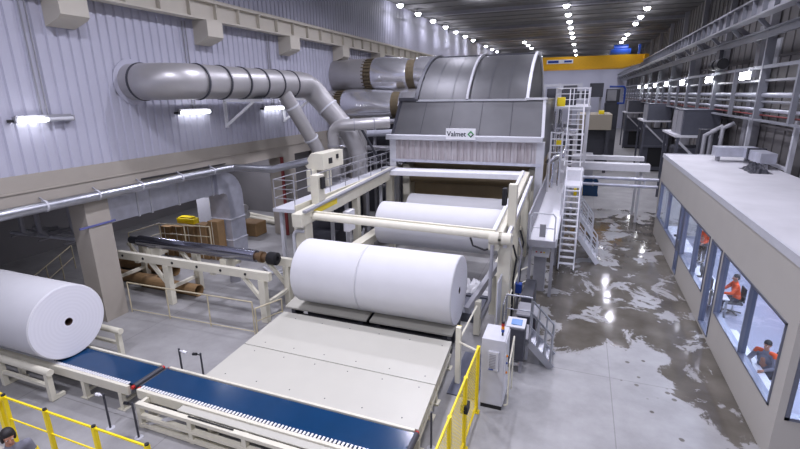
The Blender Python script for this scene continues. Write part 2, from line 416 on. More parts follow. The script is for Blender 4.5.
# travelling crane
r = thing('overhead_crane', 'yellow overhead travelling crane spanning the far hall', 'overhead crane', (-4, 68, 11.7))
b = MB(); b.prism([(-14.6, 11.8), (-13.5, 10.85), (4.6, 10.85), (7.1, 11.55), (7.1, 12.4), (-14.6, 12.4)], 1, 67.6, 68.2)
b.build('girder', CRANE, r, smooth=0)
b = MB(); b.prism([(-14.6, 11.8), (-13.5, 10.85), (4.6, 10.85), (7.1, 11.55), (7.1, 12.4), (-14.6, 12.4)], 1, 70.6, 71.2)
b.build('girder', CRANE, r, smooth=0)
for x in (-14.95, 6.9):
    b = MB(); b.box(x-.25, x+.25, 66.6, 72.2, 11.8, 12.3); b.build('end_carriage', CRANE, r, smooth=0)
b = MB(); b.box(-4.9, -1.6, 67.52, 67.6, 11.55, 12.05); pl = b.build('sign_panel', SIGNW, r, smooth=0); pl['label'] = 'white sign plate with blue marks'
b = MB(); b.box(-4.75, -3.4, 67.5, 67.53, 11.65, 11.95); b.build('sign_marking', BLUE, pl, smooth=0); MB().box(-2.7, -1.75, 67.5, 67.53, 11.68, 11.92).build('sign_marking', BLUE, pl, smooth=0)
b = MB(); b.box(2.8, 5.2, 67.9, 70.9, 12.4, 13.1, bev=.05); b.tube([(3.2, 69.4, 13.3), (4.9, 69.4, 13.3)], .45, 16); b.box(6.0, 6.25, 68, 68.6, 12.4, 13.6)
h = b.build('hoist_trolley', BLUE, r); h['label'] = 'blue hoist trolley'

# ------------------------------------------------------------------ ceiling lamps
GAP = {'wall': 'over the corrugated wall', 'machine': 'above the machine hood', 'middle': 'along the middle of the ceiling', 'aisle': 'over the aisle beside the rack'}
proto = None
for k, (rx, ys) in ROWS.items():
    for i, y in enumerate(ys):
        lab = 'lit high-bay ceiling lamp %s, %s from the camera end' % (GAP[k], NTH[i])
        if proto is None:
            proto = thing('ceiling_lamp', lab, 'ceiling lamp', (rx, y, 14.75), 'high-bay lamps in ceiling rows')
            b = MB(); b.lathe([(0, 0), (0, .28), (.06, .3), (.16, .24), (.2, .1), (.25, .1), (.25, 0)], (rx, y, 14.77), (0, 0, 1), 24); b.build('housing', LGREY, proto)
            b = MB(); b.lathe([(-.2, 0), (-.18, .12), (-.12, .2), (-.04, .25), (.03, .26), (.03, 0)], (rx, y, 14.745), (0, 0, 1), 20); b.build('lens', LENS, proto)
        else: copy_tree(proto, (rx, y, 14.75), lab)

# ------------------------------------------------------------------ tube lights on the long wall
for i, (y, lit) in enumerate(((9.5, (1, 0)), (15.5, (1, 1)), (21.0, (1, 1)), (4.0, (1, 1)))):
    if i == 3: continue
    lab = ['twin tube light on corrugated wall with one tube dark', 'twin tube light on corrugated wall below the duct elbow', 'twin tube light on corrugated wall near the strut bracket'][i]
    r = thing('tube_light', lab, 'wall light', (-15.3, y, 7.15), 'tube lights on the corrugated wall')
    for j in (0, 1):
        a = y-.78+j*.82; bb = a+.74
        q = MB().tube([(-15.2, a, 7.22), (-15.2, bb, 7.22)], .065, 10).build('tube', TUBE if lit[j] else LGREY, r)
        if not lit[j]: q['label'] = 'unlit grey tube'
    b = MB(); b.box(-15.36, -15.26, y-.8, y+.8, 7.22, 7.36); b.box(-15.36, -15.2, y-.86, y-.8, 7.15, 7.33); b.box(-15.36, -15.2, y+.8, y+.86, 7.15, 7.33); b.build('fitting', GREYP, r, smooth=0)
    for d in (0, .16): MB().tube([(-15.36, y+d, 7.3), (-15.36, y+d, 10.8)], .022, 6).build('conduit', GREYP, r)
    b = MB(); b.tube([(-15.36, y-1.0, 7.22), (-15.3, y-.86, 7.22)], .04, 8); b.build('plug', BLACK, r)

# ------------------------------------------------------------------ main round duct
def ring(b, c, ax, r, w=.035, t=.03):
    b.lathe([(-w, r-.01), (-w, r+t), (w, r+t), (w, r-.01)], c, ax, 32, close=True)
R0 = .64; XD = -13.6; ZD = 8.38
r = thing('round_duct', 'large round grey duct elbowing out of the corrugated wall', 'duct', (XD, 16, 7.7))
path = [Vector((-15.39, 12.85, ZD)), Vector((-14.75, 12.85, ZD))] + arc((-14.75, 13.95, ZD), 1.1, -PI/2, 0, 8, (1, 0, 0), (0, 1, 0))[1:] + [Vector((XD, 21.0, ZD))]
path[-2].x = -13.65
b = MB(); b.tube(path, R0, 32); b.build('duct_run', DUCT, r)
b = MB(); b.lathe([(0, R0), (0, R0+.16), (.03, R0+.16), (.03, R0)], (-15.39, 12.85, ZD), (1, 0, 0), 32, close=True); b.build('wall_flange', SIDING, r)
b = MB(); ring(b, (-14.9, 12.85, ZD), (1, 0, 0), R0)
b.build('joint_ring', DGREY, r)
for y in (14.1, 15.3, 16.5, 17.7, 18.9, 20.1):
    b = MB(); ring(b, (XD, y, ZD), (0, 1, 0), R0); b.build('joint_ring', DGREY, r)
dn = [Vector((XD, 21.0, ZD)), Vector((XD+.02, 21.5, ZD-.03)), Vector((-13.42, 21.95, ZD-.25)), Vector((-13.1, 22.25, ZD-.75)), Vector((-11.7, 22.6, 5.9)), Vector((-11.2, 22.7, 4.7)), Vector((-11.15, 22.7, 3.0))]
b = MB(); b.tube(dn, [R0, R0*.99, R0*.95, R0*.9, .5, .45, .45], 28); b.build('duct_drop', DUCT, r)
for i, t in ((3, .25), (3, .75)):
    p = dn[i].lerp(dn[i+1], t); b = MB(); ring(b, p, dn[i+1]-dn[i], .58-.09*t, .04, .04); b.build('joint_ring', LGREY, r)
br = [Vector((XD+.15, 19.3, ZD-.3)), Vector((-12.75, 20.6, 5.6)), Vector((-12.55, 20.75, 5.1)), Vector((-12.52, 20.8, 4.4))]
b = MB(); b.tube(br, [.36, .33, .33, .33], 20); b.build('duct_branch', DUCT, r)
for t in (.3, .95):
    p = br[0].lerp(br[1], t); b = MB(); ring(b, p, br[1]-br[0], .35, .04, .03); b.build('joint_ring', LGREY, r)
for i, y in enumerate((17.4, 22.0)):
    t = thing('duct_bracket', ['pale triangular wall bracket holding up the round duct', 'pale triangular wall bracket beside the sloping duct branch'][i], 'bracket', (-14.6, y, 6.6), 'brackets under the round duct')
    MB().bar((-15.32, y, 6.45), (-15.32, y, 7.72), .12).build('upright', SIGNW, t, smooth=0)
    MB().bar((-15.33, y, 7.66), (-13.2, y, 7.66), .12).build('arm', SIGNW, t, smooth=0)
    MB().bar((-15.3, y, 6.55), (-13.7, y, 7.6), .1).build('diagonal', SIGNW, t, smooth=0)
    MB().box(-14.3, -13.0, y-.3, y+.3, 7.72, 7.78).build('saddle_plate', DGREY, t, smooth=0)

# ------------------------------------------------------------------ big exhaust ducts between wall and hood
for i, (y, z, rr, xj1, xj2, lab) in enumerate(((28.3, 9.05, 1.02, -12.8, -9.9, 'upper silver exhaust duct with brown joints leading to the hood'),
                                         (27.4, 7.22, .93, -14.55, -10.6, 'lower silver exhaust duct with brown joints leading to the hood'),
                                         (32.2, 9.15, 1.0, -13.0, -10.4, 'rear silver exhaust duct half hidden behind the upper duct'))):
    r = thing('exhaust_duct', lab, 'duct', (-12, y, z-rr), 'silver exhaust ducts')
    b = MB(); b.lathe([(0, 0), (0, rr), (xj1-.3+15.45, rr), (xj1-.3+15.45, 0)], (-15.39, y, z), (1, 0, 0), 36); b.build('wall_section', DUCT, r)
    b = MB(); b.lathe([(0, 0), (0, rr*.93), (.6, rr*.93), (.6, 0)], (xj1-.3, y, z), (1, 0, 0), 36)
    for k in range(28):
        a = 2*PI*k/28; d = Vector((0, math.cos(a), math.sin(a)))
        b.bar(Vector((xj1-.35, y, z))+d*rr*.98, Vector((xj1+.35, y, z))+d*rr*.98, .07, .05, up=d)
    b.build('flexible_joint', INSUL, r)
    b = MB(); L = xj2-.3-(xj1+.3)
    b.lathe([(0, 0), (0, rr*1.0), (.25, rr*1.06), (L*.5, rr*1.04), (L-.25, rr*.95), (L, rr*.9), (L, 0)], (xj1+.3, y, z), (1, 0, 0), 36); b.build('clad_section', SHINY, r)
    b = MB(); b.lathe([(0, 0), (0, rr*.86), (.55, rr*.86), (.55, 0)], (xj2-.3, y, z), (1, 0, 0), 36); b.build('flexible_joint', INSUL, r)
    L = (-9.32 if i == 1 else -8.32)-(xj2+.25)
    b = MB(); b.lathe([(0, 0), (0, rr*.95), (.2, rr), (L, rr*.98), (L, 0)], (xj2+.25, y, z), (1, 0, 0), 36); b.build('clad_section', SHINY, r)
r = thing('round_duct', 'slim silver duct elbowing down in front of the exhaust ducts', 'duct', (-11.9, 22, 4))
pp = [(-12.0, 21.4, 3.68), (-12.0, 21.4, 5.6)] + [tuple(v) for v in arc((-11.4, 21.4, 5.75), .6, PI, PI/2, 6, (1, 0, 0), (0, 0, 1))] + [(-9.3, 22.6, 6.45)]
MB().tube(pp, .3, 20).build('duct_run', DUCT, r)
for p, ax in (((-12.0, 21.4, 5.3), (0, 0, 1)), ((-10.9, 21.69, 6.37), (1, .57, 0)), ((-10.0, 22.2, 6.42), (1, .57, 0))):
    b = MB(); ring(b, p, ax, .3, .03, .03); b.build('joint_ring', GREYP, r)

# ------------------------------------------------------------------ machine hood
HX0, HX1 = -8.3, -2.55
hood = thing('machine_hood', 'huge grey arched drying hood with sign, over the paper machine', 'machine hood', (-5.5, 28, 4.2))
ARAD = (4.55**2+2.45**2)/(2*2.45); AMAX = math.asin(4.55/ARAD)
def apt(a, x, k=1.0):  # arch profile
    t = (a-PI/2)*AMAX/(PI/2)                       # circular arc, 9.1 m chord, 2.45 m rise
    return (x, 28.6+ARAD*k*math.sin(t), 7.5+2.45-ARAD+ARAD*k*math.cos(t))
def arch(b, x0, x1, k=1.0, n=28, a0=0, a1=PI):
    A = [b.bm.verts.new(apt(a0+(a1-a0)*i/n, x0, k)) for i in range(n+1)]; B = [b.bm.verts.new(apt(a0+(a1-a0)*i/n, x1, k)) for i in range(n+1)]
    for i in range(n): b.bm.faces.new((A[i], A[i+1], B[i+1], B[i]))
    return A, B
b = MB(); A, B = arch(b, HX0, HX1); b.bm.faces.new(A); b.bm.faces.new(B); b.build('arch_shell', HOOD, hood)
for i in range(1, 6):
    x = HX0 + (HX1-HX0)*i/6
    if i == 3: continue
    b = MB(); A, B = arch(b, x-.015, x+.015, 1.006, a0=.02, a1=PI-.02); b.build('panel_seam', DGREY, hood)
def archrib(x0, x1, m, k0=.995, k1=1.025):
    b = MB(); n = 28
    P_ = [apt(PI*i/n, x0, k1) for i in range(n+1)] + [apt(PI*i/n, x0, k0) for i in range(n, -1, -1)]
    b.prism([(p[1], p[2]) for p in P_], 0, x0, x1); return b.build('arch_rib', m, hood)
archrib(-5.6, -5.48, GREYP); archrib(-2.6, -2.46, LGREY); archrib(HX0-.08, HX0+.1, DGREY)
b = MB(); b.box(HX0, HX1, 28.1, 29.1, 9.92, 10.0); b.build('ridge_cap', DGREY, hood, smooth=0)
b = MB()  # lower slanted front with side walls
yb, zb, yt, zt, yr = 23.6, 5.72, 24.1, 7.5, 33.4
v = [b.bm.verts.new(p) for p in ((-9.55, yb, zb), (-1.66, yb, zb), (-1.72, yt, zt), (-9.2, yt, zt), (-9.2, yr, zt), (-1.72, yr, zt), (-9.55, yr, 4.3), (-1.66, yr, 4.3), (-9.55, yb, 4.4), (-1.66, yb, 4.4))]
for q in ((0, 1, 2, 3), (3, 2, 5, 4), (0, 3, 4, 6), (0, 6, 8), (1, 9, 7), (1, 7, 5, 2), (4, 5, 7, 6)): b.bm.faces.new([v[i] for i in q])
b.build('lower_casing', HOODLOW, hood, smooth=0)
for i in range(1, 5):
    t = i/5; p = Vector((-9.55, yb, zb)).lerp(Vector((-1.66, yb, zb)), t); q = Vector((-9.2, yt, zt)).lerp(Vector((-1.72, yt, zt)), t)
    MB().bar(p, q, .03, .02, up=(0, 1, 0)).build('panel_seam', DGREY, hood)
for p, q in (((-9.55, yb, zb), (-9.2, yt, zt)), ((-1.66, yb, zb), (-1.72, yt, zt))):
    MB().bar(p, q, .14, .12).build('corner_trim', DGREY if p[0] < -5 else WHITEP, hood, smooth=0)
MB().box(-9.3, HX0+.1, yt-.12, yt+.5, zt, zt+.16).build('shoulder_cap', DGREY, hood, smooth=0)
b = MB(); b.box(HX1-.1, -1.62, yt-.12, yt+.5, zt, zt+.1); b.build('shoulder_cap', WHITEP, hood, smooth=0)
MB().box(HX0, HX1, yt-.1, yt+.02, zt-.04, zt+.06).build('seam_band', LGREY, hood, smooth=0)
b = MB(); b.box(-9.8, -1.62, 23.2, 23.62, 5.5, 5.76); b.build('gutter', LGREY, hood, smooth=0, bevel=.03)
b = MB(); x = -9.45   # ribbed apron sheet
pr = []
while x < -1.75: pr += [(x, 23.52), (x+.16, 23.52), (x+.2, 23.57), (x+.3, 23.57)]; x += .34
lo = [b.bm.verts.new((p[0], p[1], 4.42)) for p in pr]; hi = [b.bm.verts.new((p[0], p[1], 5.5)) for p in pr]
for i in range(len(pr)-1): b.bm.faces.new((lo[i], lo[i+1], hi[i+1], hi[i]))
b.box(-9.5, -1.7, 23.58, 23.64, 4.42, 5.5); b.build('apron', APRON, hood, smooth=0)
MB().box(-9.55, -1.66, 23.46, 23.66, 4.3, 4.44).build('apron_lip', GALV, hood, smooth=0)
for x in (-9.5, -1.72): MB().box(x-.18, x+.18, 23.5, 23.9, 0, 5.5).build('leg', LGREY, hood, smooth=0)
sg = MB().box(-6.4, -4.86, 23.12, 23.16, 5.58, 6.14).build('sign', SIGNW, hood, smooth=0, bevel=.01); sg['label'] = 'white sign lettered in dark ink with green emblem'
b = MB(); b.box(-6.2, -6.15, 23.16, 23.3, 5.6, 5.7); b.box(-5.1, -5.05, 23.16, 23.3, 5.6, 5.7); b.build('sign_bracket', GREYP, sg, smooth=0)
def text(body, size, loc, parent, m, name='lettering', rot=(PI/2, 0, 0), bold=.012):
    c = bpy.data.curves.new(name, 'FONT'); c.body = body; c.size = size; c.extrude = .006; c.offset = bold
    o = bpy.data.objects.new(name, c); COL.objects.link(o); bpy.context.view_layer.update()
    me = bpy.data.meshes.new_from_object(o.evaluated_get(bpy.context.evaluated_depsgraph_get())); bpy.data.objects.remove(o)
    o = bpy.data.objects.new(name, me); me.materials.clear(); me.materials.append(m); o.parent = parent; o.location = Vector(loc)-wl(parent); o.rotation_euler = rot; COL.objects.link(o); return o
text('Valmet', .35, (-6.34, 23.11, 5.75), sg, INK, bold=.004)
b = MB()
cx_, cz_ = -5.1, 5.86
for q in (((-.17, 0), (0, .17), (0, .09), (-.09, 0)), ((-.17, 0), (-.09, 0), (0, -.09), (0, -.17)), ((0, .17), (.17, 0), (.09, 0), (0, .09))):
    b.prism([(cx_+u, cz_+w) for u, w in q], 1, 23.1, 23.12)
b.build('emblem', GREEN, sg, smooth=0)
b = MB()
for q in (((0, -.17), (0, -.09), (.09, 0), (.17, 0)),): b.prism([(cx_+u, cz_+w) for u, w in q], 1, 23.1, 23.12)
b.build('emblem', INK, sg, smooth=0)
# dark machine body behind the third roll
r = thing('paper_machine', 'dark brown lower body of the paper machine under the hood', 'machine', (-5.6, 27, 0))
MB().box(-9.3, -1.9, 25.4, 33, 0, 4.3).build('body', mat('machine_brown', rgb(172, 152, 116), .6, noise=.2, nscale=1), r, smooth=0)
MB().tube([(-8.9, 24.9, 3.35), (-2.2, 24.9, 3.35)], .42, 24).build('drum', mat('drum_dark', rgb(140, 124, 96), .4, .3), r)
for x in (-9.1, -2.1): MB().box(x-.2, x+.2, 24.5, 25.4, 0, 4.0).build('side_frame', CREAM, r, smooth=0)

# ------------------------------------------------------------------ paper rolls
def roll(name, label, x0, x1, y, z, rr, core=.1, group=None):
    t = thing(name, label, 'paper roll', ((x0+x1)/2, y, z-rr), group)
    b = MB(); L = x1-x0
    e = .03
    b.lathe([(0, rr-e), (e, rr), (L*.25, rr+.004), (L*.6, rr-.003), (L-e, rr), (L, rr-e)], (x0, y, z), (1, 0, 0), 72); b.build('wound_paper', PAPER, t)
    for xx, d in ((x0, 1), (x1, -1)):
        c = bpy.data.meshes.new('roll_end'); bm = bmesh.new()
        n = 72; ri = [core, core+(rr-e-core)*.5, rr-e]
        rg = [[bm.verts.new((0, q*math.cos(2*PI*j/n), q*math.sin(2*PI*j/n))) for j in range(n)] for q in ri]
        for a, bb in zip(rg, rg[1:]):
            for j in range(n): bm.faces.new((a[j], a[(j+1) % n], bb[(j+1) % n], bb[j]))
        bm.to_mesh(c); bm.free(); o = bpy.data.objects.new('roll_end', c); c.materials.append(PEND); o.parent = t; o.location = Vector((xx, y, z))-wl(t); COL.objects.link(o)
    b = MB(); b.lathe([(0, core), (L, core), (L, core-.015), (0, core-.015)], (x0, y, z), (1, 0, 0), 32, close=True); b.build('core_tube', MATS['core_shadow_brown'] if 'core_shadow_brown' in MATS else mat('core_shadow_brown', rgb(64, 46, 36), .85), t)  # tube colour darkened to stand for the shadow inside the core
    return t
roll('paper_roll', 'white paper roll standing alone on the belt beside the column', -17.4, -12.88, 7.47, 1.82, 1.05, .11)
roll('paper_roll', 'shorter white paper roll of the end-to-end pair, far from the fence', -8.6, -6.2, 13.0, 1.9, 1.1, .11)
roll('paper_roll', 'longer white paper roll of the end-to-end pair, showing its core hole', -6.19, -3.08, 13.0, 1.9, 1.1, .11)
roll('paper_roll', 'wide white parent roll under the front crossbeam', -8.25, -2.75, 19.0, 2.1, .98, .16)
roll('paper_roll', 'shaded white parent roll under the hood', -8.2, -2.6, 22.7, 1.8, .92, .16)
for i, (y, z) in enumerate(((19.0, 2.1), (22.7, 1.8))):
    t = thing('reel_spool', ['steel spool shaft through the wide parent roll', 'steel spool shaft through the shaded parent roll'][i], 'shaft', (-5.5, y, z-.15))
    MB().tube([(-9.0, y, z), (-2.2, y, z)], .135, 20).build('shaft', SHAFT, t)
    for x in (-8.75, -2.42): MB().tube([(x-.12, y, z), (x+.12, y, z)], .2, 20).build('bearing', DGREY, t)

# ------------------------------------------------------------------ unwinding frame
fr = thing('winder_frame', 'cream steel winder frame of posts, side rails and crossbeams', 'machine frame', (-5.8, 18, 0))
def sl(x, y0, z0, y1, z1, w, h, m=CREAM, name='side_rail'): return MB().bar((x, y0, z0), (x, y1, z1), w, h).build(name, m, fr, smooth=0, bevel=.015)
sl(-9.38, 13.7, 3.42, 23.4, 3.78, .4, .5); sl(-2.3, 14.3, 3.02, 23.2, 3.95, .34, .3); sl(-1.98, 14.6, 3.0, 22.8, 3.85, .12, .22, WHITEP, 'guide_strip')
sl(-9.16, 13.9, 3.72, 22.8, 4.06, .16, .1, GREYP, 'guide_strip'); sl(-2.42, 14.8, 3.3, 23.0, 4.13, .14, .1, WHITEP, 'guide_strip')
b = MB(); b.tube([(-9.5, 14.5, 3.42), (-1.9, 14.5, 3.32)], .135, 20); b.build('crossbeam', CREAM, fr)
b = MB(); b.bar((-9.5, 14.62, 3.56), (-2.3, 14.62, 3.46), .12, .08); b.build('crossbeam_strip', CREAM, fr, smooth=0)
b = MB(); b.bar((-9.45, 22.75, 3.86), (-2.3, 22.75, 3.96), 1.1, .26); b.build('crossbeam', WHITEP, fr, smooth=0, bevel=.02)
for x, y, z, w in ((-9.5, 14.3, 3.25, .5), (-2.0, 14.9, 3.25, .42), (-9.4, 18.6, 3.4, .3), (-9.4, 22.8, 3.6, .35), (-2.15, 22.4, 3.6, .35), (-2.1, 18.4, 3.2, .3)):
    MB().box(x-w/2, x+w/2, y-w/2, y+w/2, 0, z).build('post', CREAM, fr, smooth=0, bevel=.015)
MB().box(-2.15, -1.85, 16.1, 16.4, 3.2, 4.75).build('post', CREAM, fr, smooth=0, bevel=.015)
MB().box(-2.35, -2.2, 16.0, 16.3, 4.0, 4.6).build('valve_block', BLACK, fr, smooth=0)
for x in (-2.25, -1.95): MB().tube([(x-.2, 14.35, 3.3), (x+.2, 14.35, 3.3)], .2, 20).build('pivot', CREAM, fr)
MB().box(-8.98, -8.52, 15.0, 24.2, 1.2, 1.55).build('lower_rail', CREAM, fr, smooth=0); MB().box(-2.62, -2.25, 15.4, 24.2, 1.2, 1.55).build('lower_rail', CREAM, fr, smooth=0)
MB().box(-8.52, -8.48, 15.2, 17.6, 1.25, 1.37).build('hazard_strip', YEL, fr, smooth=0)
for x in (-8.75, -2.42):
    for y in (15.6, 18.6, 21.4, 24.0): MB().box(x-.14, x+.14, y-.14, y+.14, 0, 1.2).build('leg', CREAM, fr, smooth=0)
MB().bar((-9.17, 14.6, 3.6), (-9.17, 16.4, 3.66), .02, .3).build('hazard_strip', YEL, fr, smooth=0)
b = MB(); b.tube([(-2.32, 14.2, 3.1), (-2.3, 14.0, 2.2), (-2.32, 14.1, 1.2), (-2.55, 13.9, .6)], .06, 10); b.build('air_hose', GREYP, fr)
b = MB(); b.tube([(-3.1, 14.45, 3.2), (-3.0, 14.4, 2.95), (-2.6, 14.35, 2.85), (-2.3, 14.35, 2.95)], .035, 8); b.build('air_hose', BLACK, fr)
b = MB(); b.tube([(-9.75, 14.0, 0.05), (-9.75, 14.0, 2.7)] + [tuple(p) for p in arc((-9.5, 14.0, 2.7), .25, PI, PI/2, 5, (1, 0, 0), (0, 0, 1))][1:] + [(-9.3, 14.0, 2.95)], .07, 10); b.build('bent_pipe', LGREY, fr)
MB().bar((-2.9, 13.3, 1.1), (-2.35, 15.6, 1.9), .16, .25).build('transfer_arm', GREYP, fr, smooth=0)
MB().box(-2.75, -2.55, 13.7, 13.95, .05, 1.25).build('arm_post', CREAM, fr, smooth=0)
tag(MB().box(-2.06, -2.02, 13.9, 15.7, .25, 1.95).build('guard_sheet', LGREY, smooth=0), 'pale grey upright guard sheet below the frame post', 'guard panel')
for i, (dx, dy, m) in enumerate(((0, 0, BLACK), (.08, .9, GREYP), (.02, 1.9, BLACK))):
    x, y = -1.72+dx, 15.3+dy
    q = MB().tube([(x, y, .02), (x, y, 1.6), (x+.05, y+.15, 2.3), (x-.1, y+.2, 2.75)], .035, 8).build('hydraulic_hose', m)
    tag(q, ['black hydraulic hose rising to the frame rail by the frame post', 'grey hydraulic hose rising to the frame rail', 'black hydraulic hose rising to the frame rail toward the platform'][i], 'hose', 'hoses on the aisle side of the frame')
# loose tissue
def crumple(name, label, cat, x0, x1, y0, y1, z, h, m, nx=18, ny=12):
    b = MB(); g = [[b.bm.verts.new((x0+(x1-x0)*i/nx+random.uniform(-.03, .03), y0+(y1-y0)*j/ny+random.uniform(-.03, .03),
        z+.004+h*random.random()*math.sin(PI*i/nx)**.6*math.sin(PI*j/ny)**.6)) for j in range(ny+1)] for i in range(nx+1)]
    for i in range(nx):
        for j in range(ny): b.bm.faces.new((g[i][j], g[i+1][j], g[i+1][j+1], g[i][j+1]))
    o = b.build(name, m, smooth=0); s = o.modifiers.new('thickness', 'SOLIDIFY'); s.thickness = .004
    return tag(o, label, cat)
crumple('tissue_scrap', 'crumpled white tissue lying below the wide parent roll', 'scrap paper', -4.4, -2.75, 16.4, 17.5, .29, .4, PAPER)
tag(MB().box(-8.3, -2.75, 14.6, 17.8, .0, .28).box(-8.3, -2.75, 14.6, 14.7, .28, .34).box(-8.3, -2.75, 16.1, 16.2, .28, .34).build('machine_bed', AHU, smooth=0), 'grey low machine bed between the roll pair and the parent roll', 'machine bed')
tag(MB().box(-1.42, -1.02, 15.3, 16.9, 0, 1.0, bev=.03).build('hydraulic_unit', DGREY), 'dark hydraulic unit behind the cream railing below the frame', 'hydraulic unit')

# ------------------------------------------------------------------ tilting table and cradle
t = thing('transfer_table', 'large cream sheet-topped table sloping between belt and rolls', 'table', (-5.7, 9.9, 0))
for y0, y1 in ((7.97, 9.62), (9.65, 11.82)):
    b = MB(); b.prism([(-8.66 - .055*(y0-7.95), y0), (-2.72-.07*(y0-7.95), y0), (-2.72-.07*(y1-7.95), y1), (-8.66-.055*(y1-7.95), y1)], 2, .7, .765); b.build('top_board', BOARD, t, smooth=0, bevel=.008)
b = MB()
for x in (-8.2, -7.2, -6.2, -5.2, -4.2, -3.2):
    for y in (8.2, 9.4, 9.9, 11.5): b.lathe([(0, .018), (.006, .018), (.006, 0)], (x, y, .764), (0, 0, 1), 8)
b.build('bolt_heads', DGREY, t)['kind'] = 'stuff'
for z in (.62, .36): MB().bar((-2.78, 8.05, z), (-3.02, 11.75, z), .07, .08).build('side_rail', CREAM, t, smooth=0)
for z in (.62, .36): MB().bar((-8.68, 8.05, z), (-8.84, 11.75, z), .07, .08).build('side_rail', CREAM, t, smooth=0)
for y in (8.15, 9.35, 9.95, 11.6):
    for x in (-2.8-.07*(y-8), -8.66-.045*(y-8)):
        b = MB(); b.box(x-.05, x+.05, y-.05, y+.05, .03, .7); b.box(x-.12, x+.12, y-.12, y+.12, 0, .03); b.build('leg', CREAM, t, smooth=0)
MB().box(-8.6, -2.95, 8.0, 8.06, .45, .7).build('apron_rail', CREAM, t, smooth=0)
MB().box(-8.5, -3.1, 11.86, 12.28, .1, .55).build('roller_bed', BLACK, t, smooth=0)
for i, (x0, x1) in enumerate(((-9.15, -6.02), (-5.9, -3.12))):
    t = thing('cradle_flap', ['cream cradle flap under the shorter roll', 'cream cradle flap under the longer roll'][i], 'cradle flap', ((x0+x1)/2, 12.6, 0), 'cradle flaps before the roll pair')
    b = MB(); b.bar(((x0+x1)/2, 12.3, .66), ((x0+x1)/2, 12.95, .78), x1-x0, .06); b.build('flap', BOARD, t, smooth=0)
    for x in (x0+.25, x1-.25): MB().box(x-.08, x+.08, 12.4, 12.9, 0, .64).build('support', DGREY, t, smooth=0)
t = thing('roll_cradle', 'dark roll cradle beneath the end-to-end paper rolls', 'cradle', (-5.8, 13.2, 0))
b = MB(); b.prism([(12.98, .05), (12.98, .74), (13.05, .8), (13.6, .8), (13.75, .96), (13.8, .05)], 0, -8.7, -3.2); b.build('bed', DGREY, t, smooth=0)

# ------------------------------------------------------------------ belt conveyors
def conveyor(label, x0, x1, legs, grp, y0=7.04, y1=7.9):
    t = thing('belt_conveyor', label, 'conveyor', ((x0+x1)/2, 7.45, 0), grp)
    b = MB(); b.box(x0, x1, y0+.02, y1-.02, .66, .75); b.build('belt', NAVY, t, smooth=0, bevel=.03)
    b = MB(); b.box(x0+.05, x1-.05, y0-.16, y0-.07, .5, .76); b.build('side_beam', CREAM, t, smooth=0, bevel=.01)
    b = MB(); b.box(x0+.05, x1-.05, y1, y1+.07, .5, .77); b.build('side_beam', CREAM, t, smooth=0, bevel=.01)
    b = MB(); x = x0+.1
    while x < x1-.15: b.box(x, x+.045, y0-.07, y0+.03, .735, .765); x += .095
    b.build('edge_teeth', SIGNW, t, smooth=0)['kind'] = 'stuff'
    b = MB(); b.box(x0+.1, x1-.1, y0-.07, y1, .5, .56); b.build('under_plate', GREYP, t, smooth=0)
    for xe in (x0, x1):
        b = MB(); b.tube([(xe, y0, .68), (xe, y1, .68)], .075, 16); b.build('end_roller', DGREY, t)
        for yy in (y0-.03, y1+.03): MB().tube([(xe, yy-.04, .68), (xe, yy+.04, .68)], .05, 10).build('roller_cap', RED, t)
    for x in legs:
        for yy in (y0-.1, y1+.02):
            b = MB(); b.box(x-.06, x+.06, yy-.06, yy+.06, .02, .5); b.box(x-.13, x+.13, yy-.1, yy+.1, 0, .02); b.build('leg', CREAM, t, smooth=0)
        MB().bar((x, y0-.1, .18), (x, y1, .18), .07).build('leg_tie', CREAM, t, smooth=0)
    return t
conveyor('navy belt conveyor carrying the lone paper roll', -18.4, -10.12, (-17, -14.6, -11.9, -10.5), 'navy belt conveyors')
conveyor('empty navy belt conveyor in front of the cream table', -9.9, -2.75, (-9.5, -7.6, -5.6, -3.4), 'navy belt conveyors')
t = thing('conveyor_service_frame', 'cream open frame bench along the front of the empty belt', 'frame', (-6.4, 6.4, 0))
for x in (-9.45, -7.85, -6.3, -4.75, -3.3):
    b = MB(); b.box(x-.06, x+.06, 6.55, 6.67, 0, .68); b.box(x-.05, x+.05, 6.67, 6.86, .55, .66); b.build('post', CREAM, t, smooth=0)
for z, n in ((.64, 'top_rail'), (.33, 'mid_rail'), (.08, 'foot_rail')): MB().box(-9.5, -3.2, 6.54, 6.66, z-.045, z+.045).build(n, CREAM, t, smooth=0)
MB().box(-8.3, -2.9, 6.68, 6.87, .69, .72).build('cover_sheet', BOARD, t, smooth=0); MB().box(-7.9, -6.6, 6.6, 6.63, .685, .71).build('seal_strip', BLACK, t, smooth=0)
MB().bar((-9.3, 6.62, .1), (-8.2, 6.62, .6), .07).build('brace', LGREY, t, smooth=0)
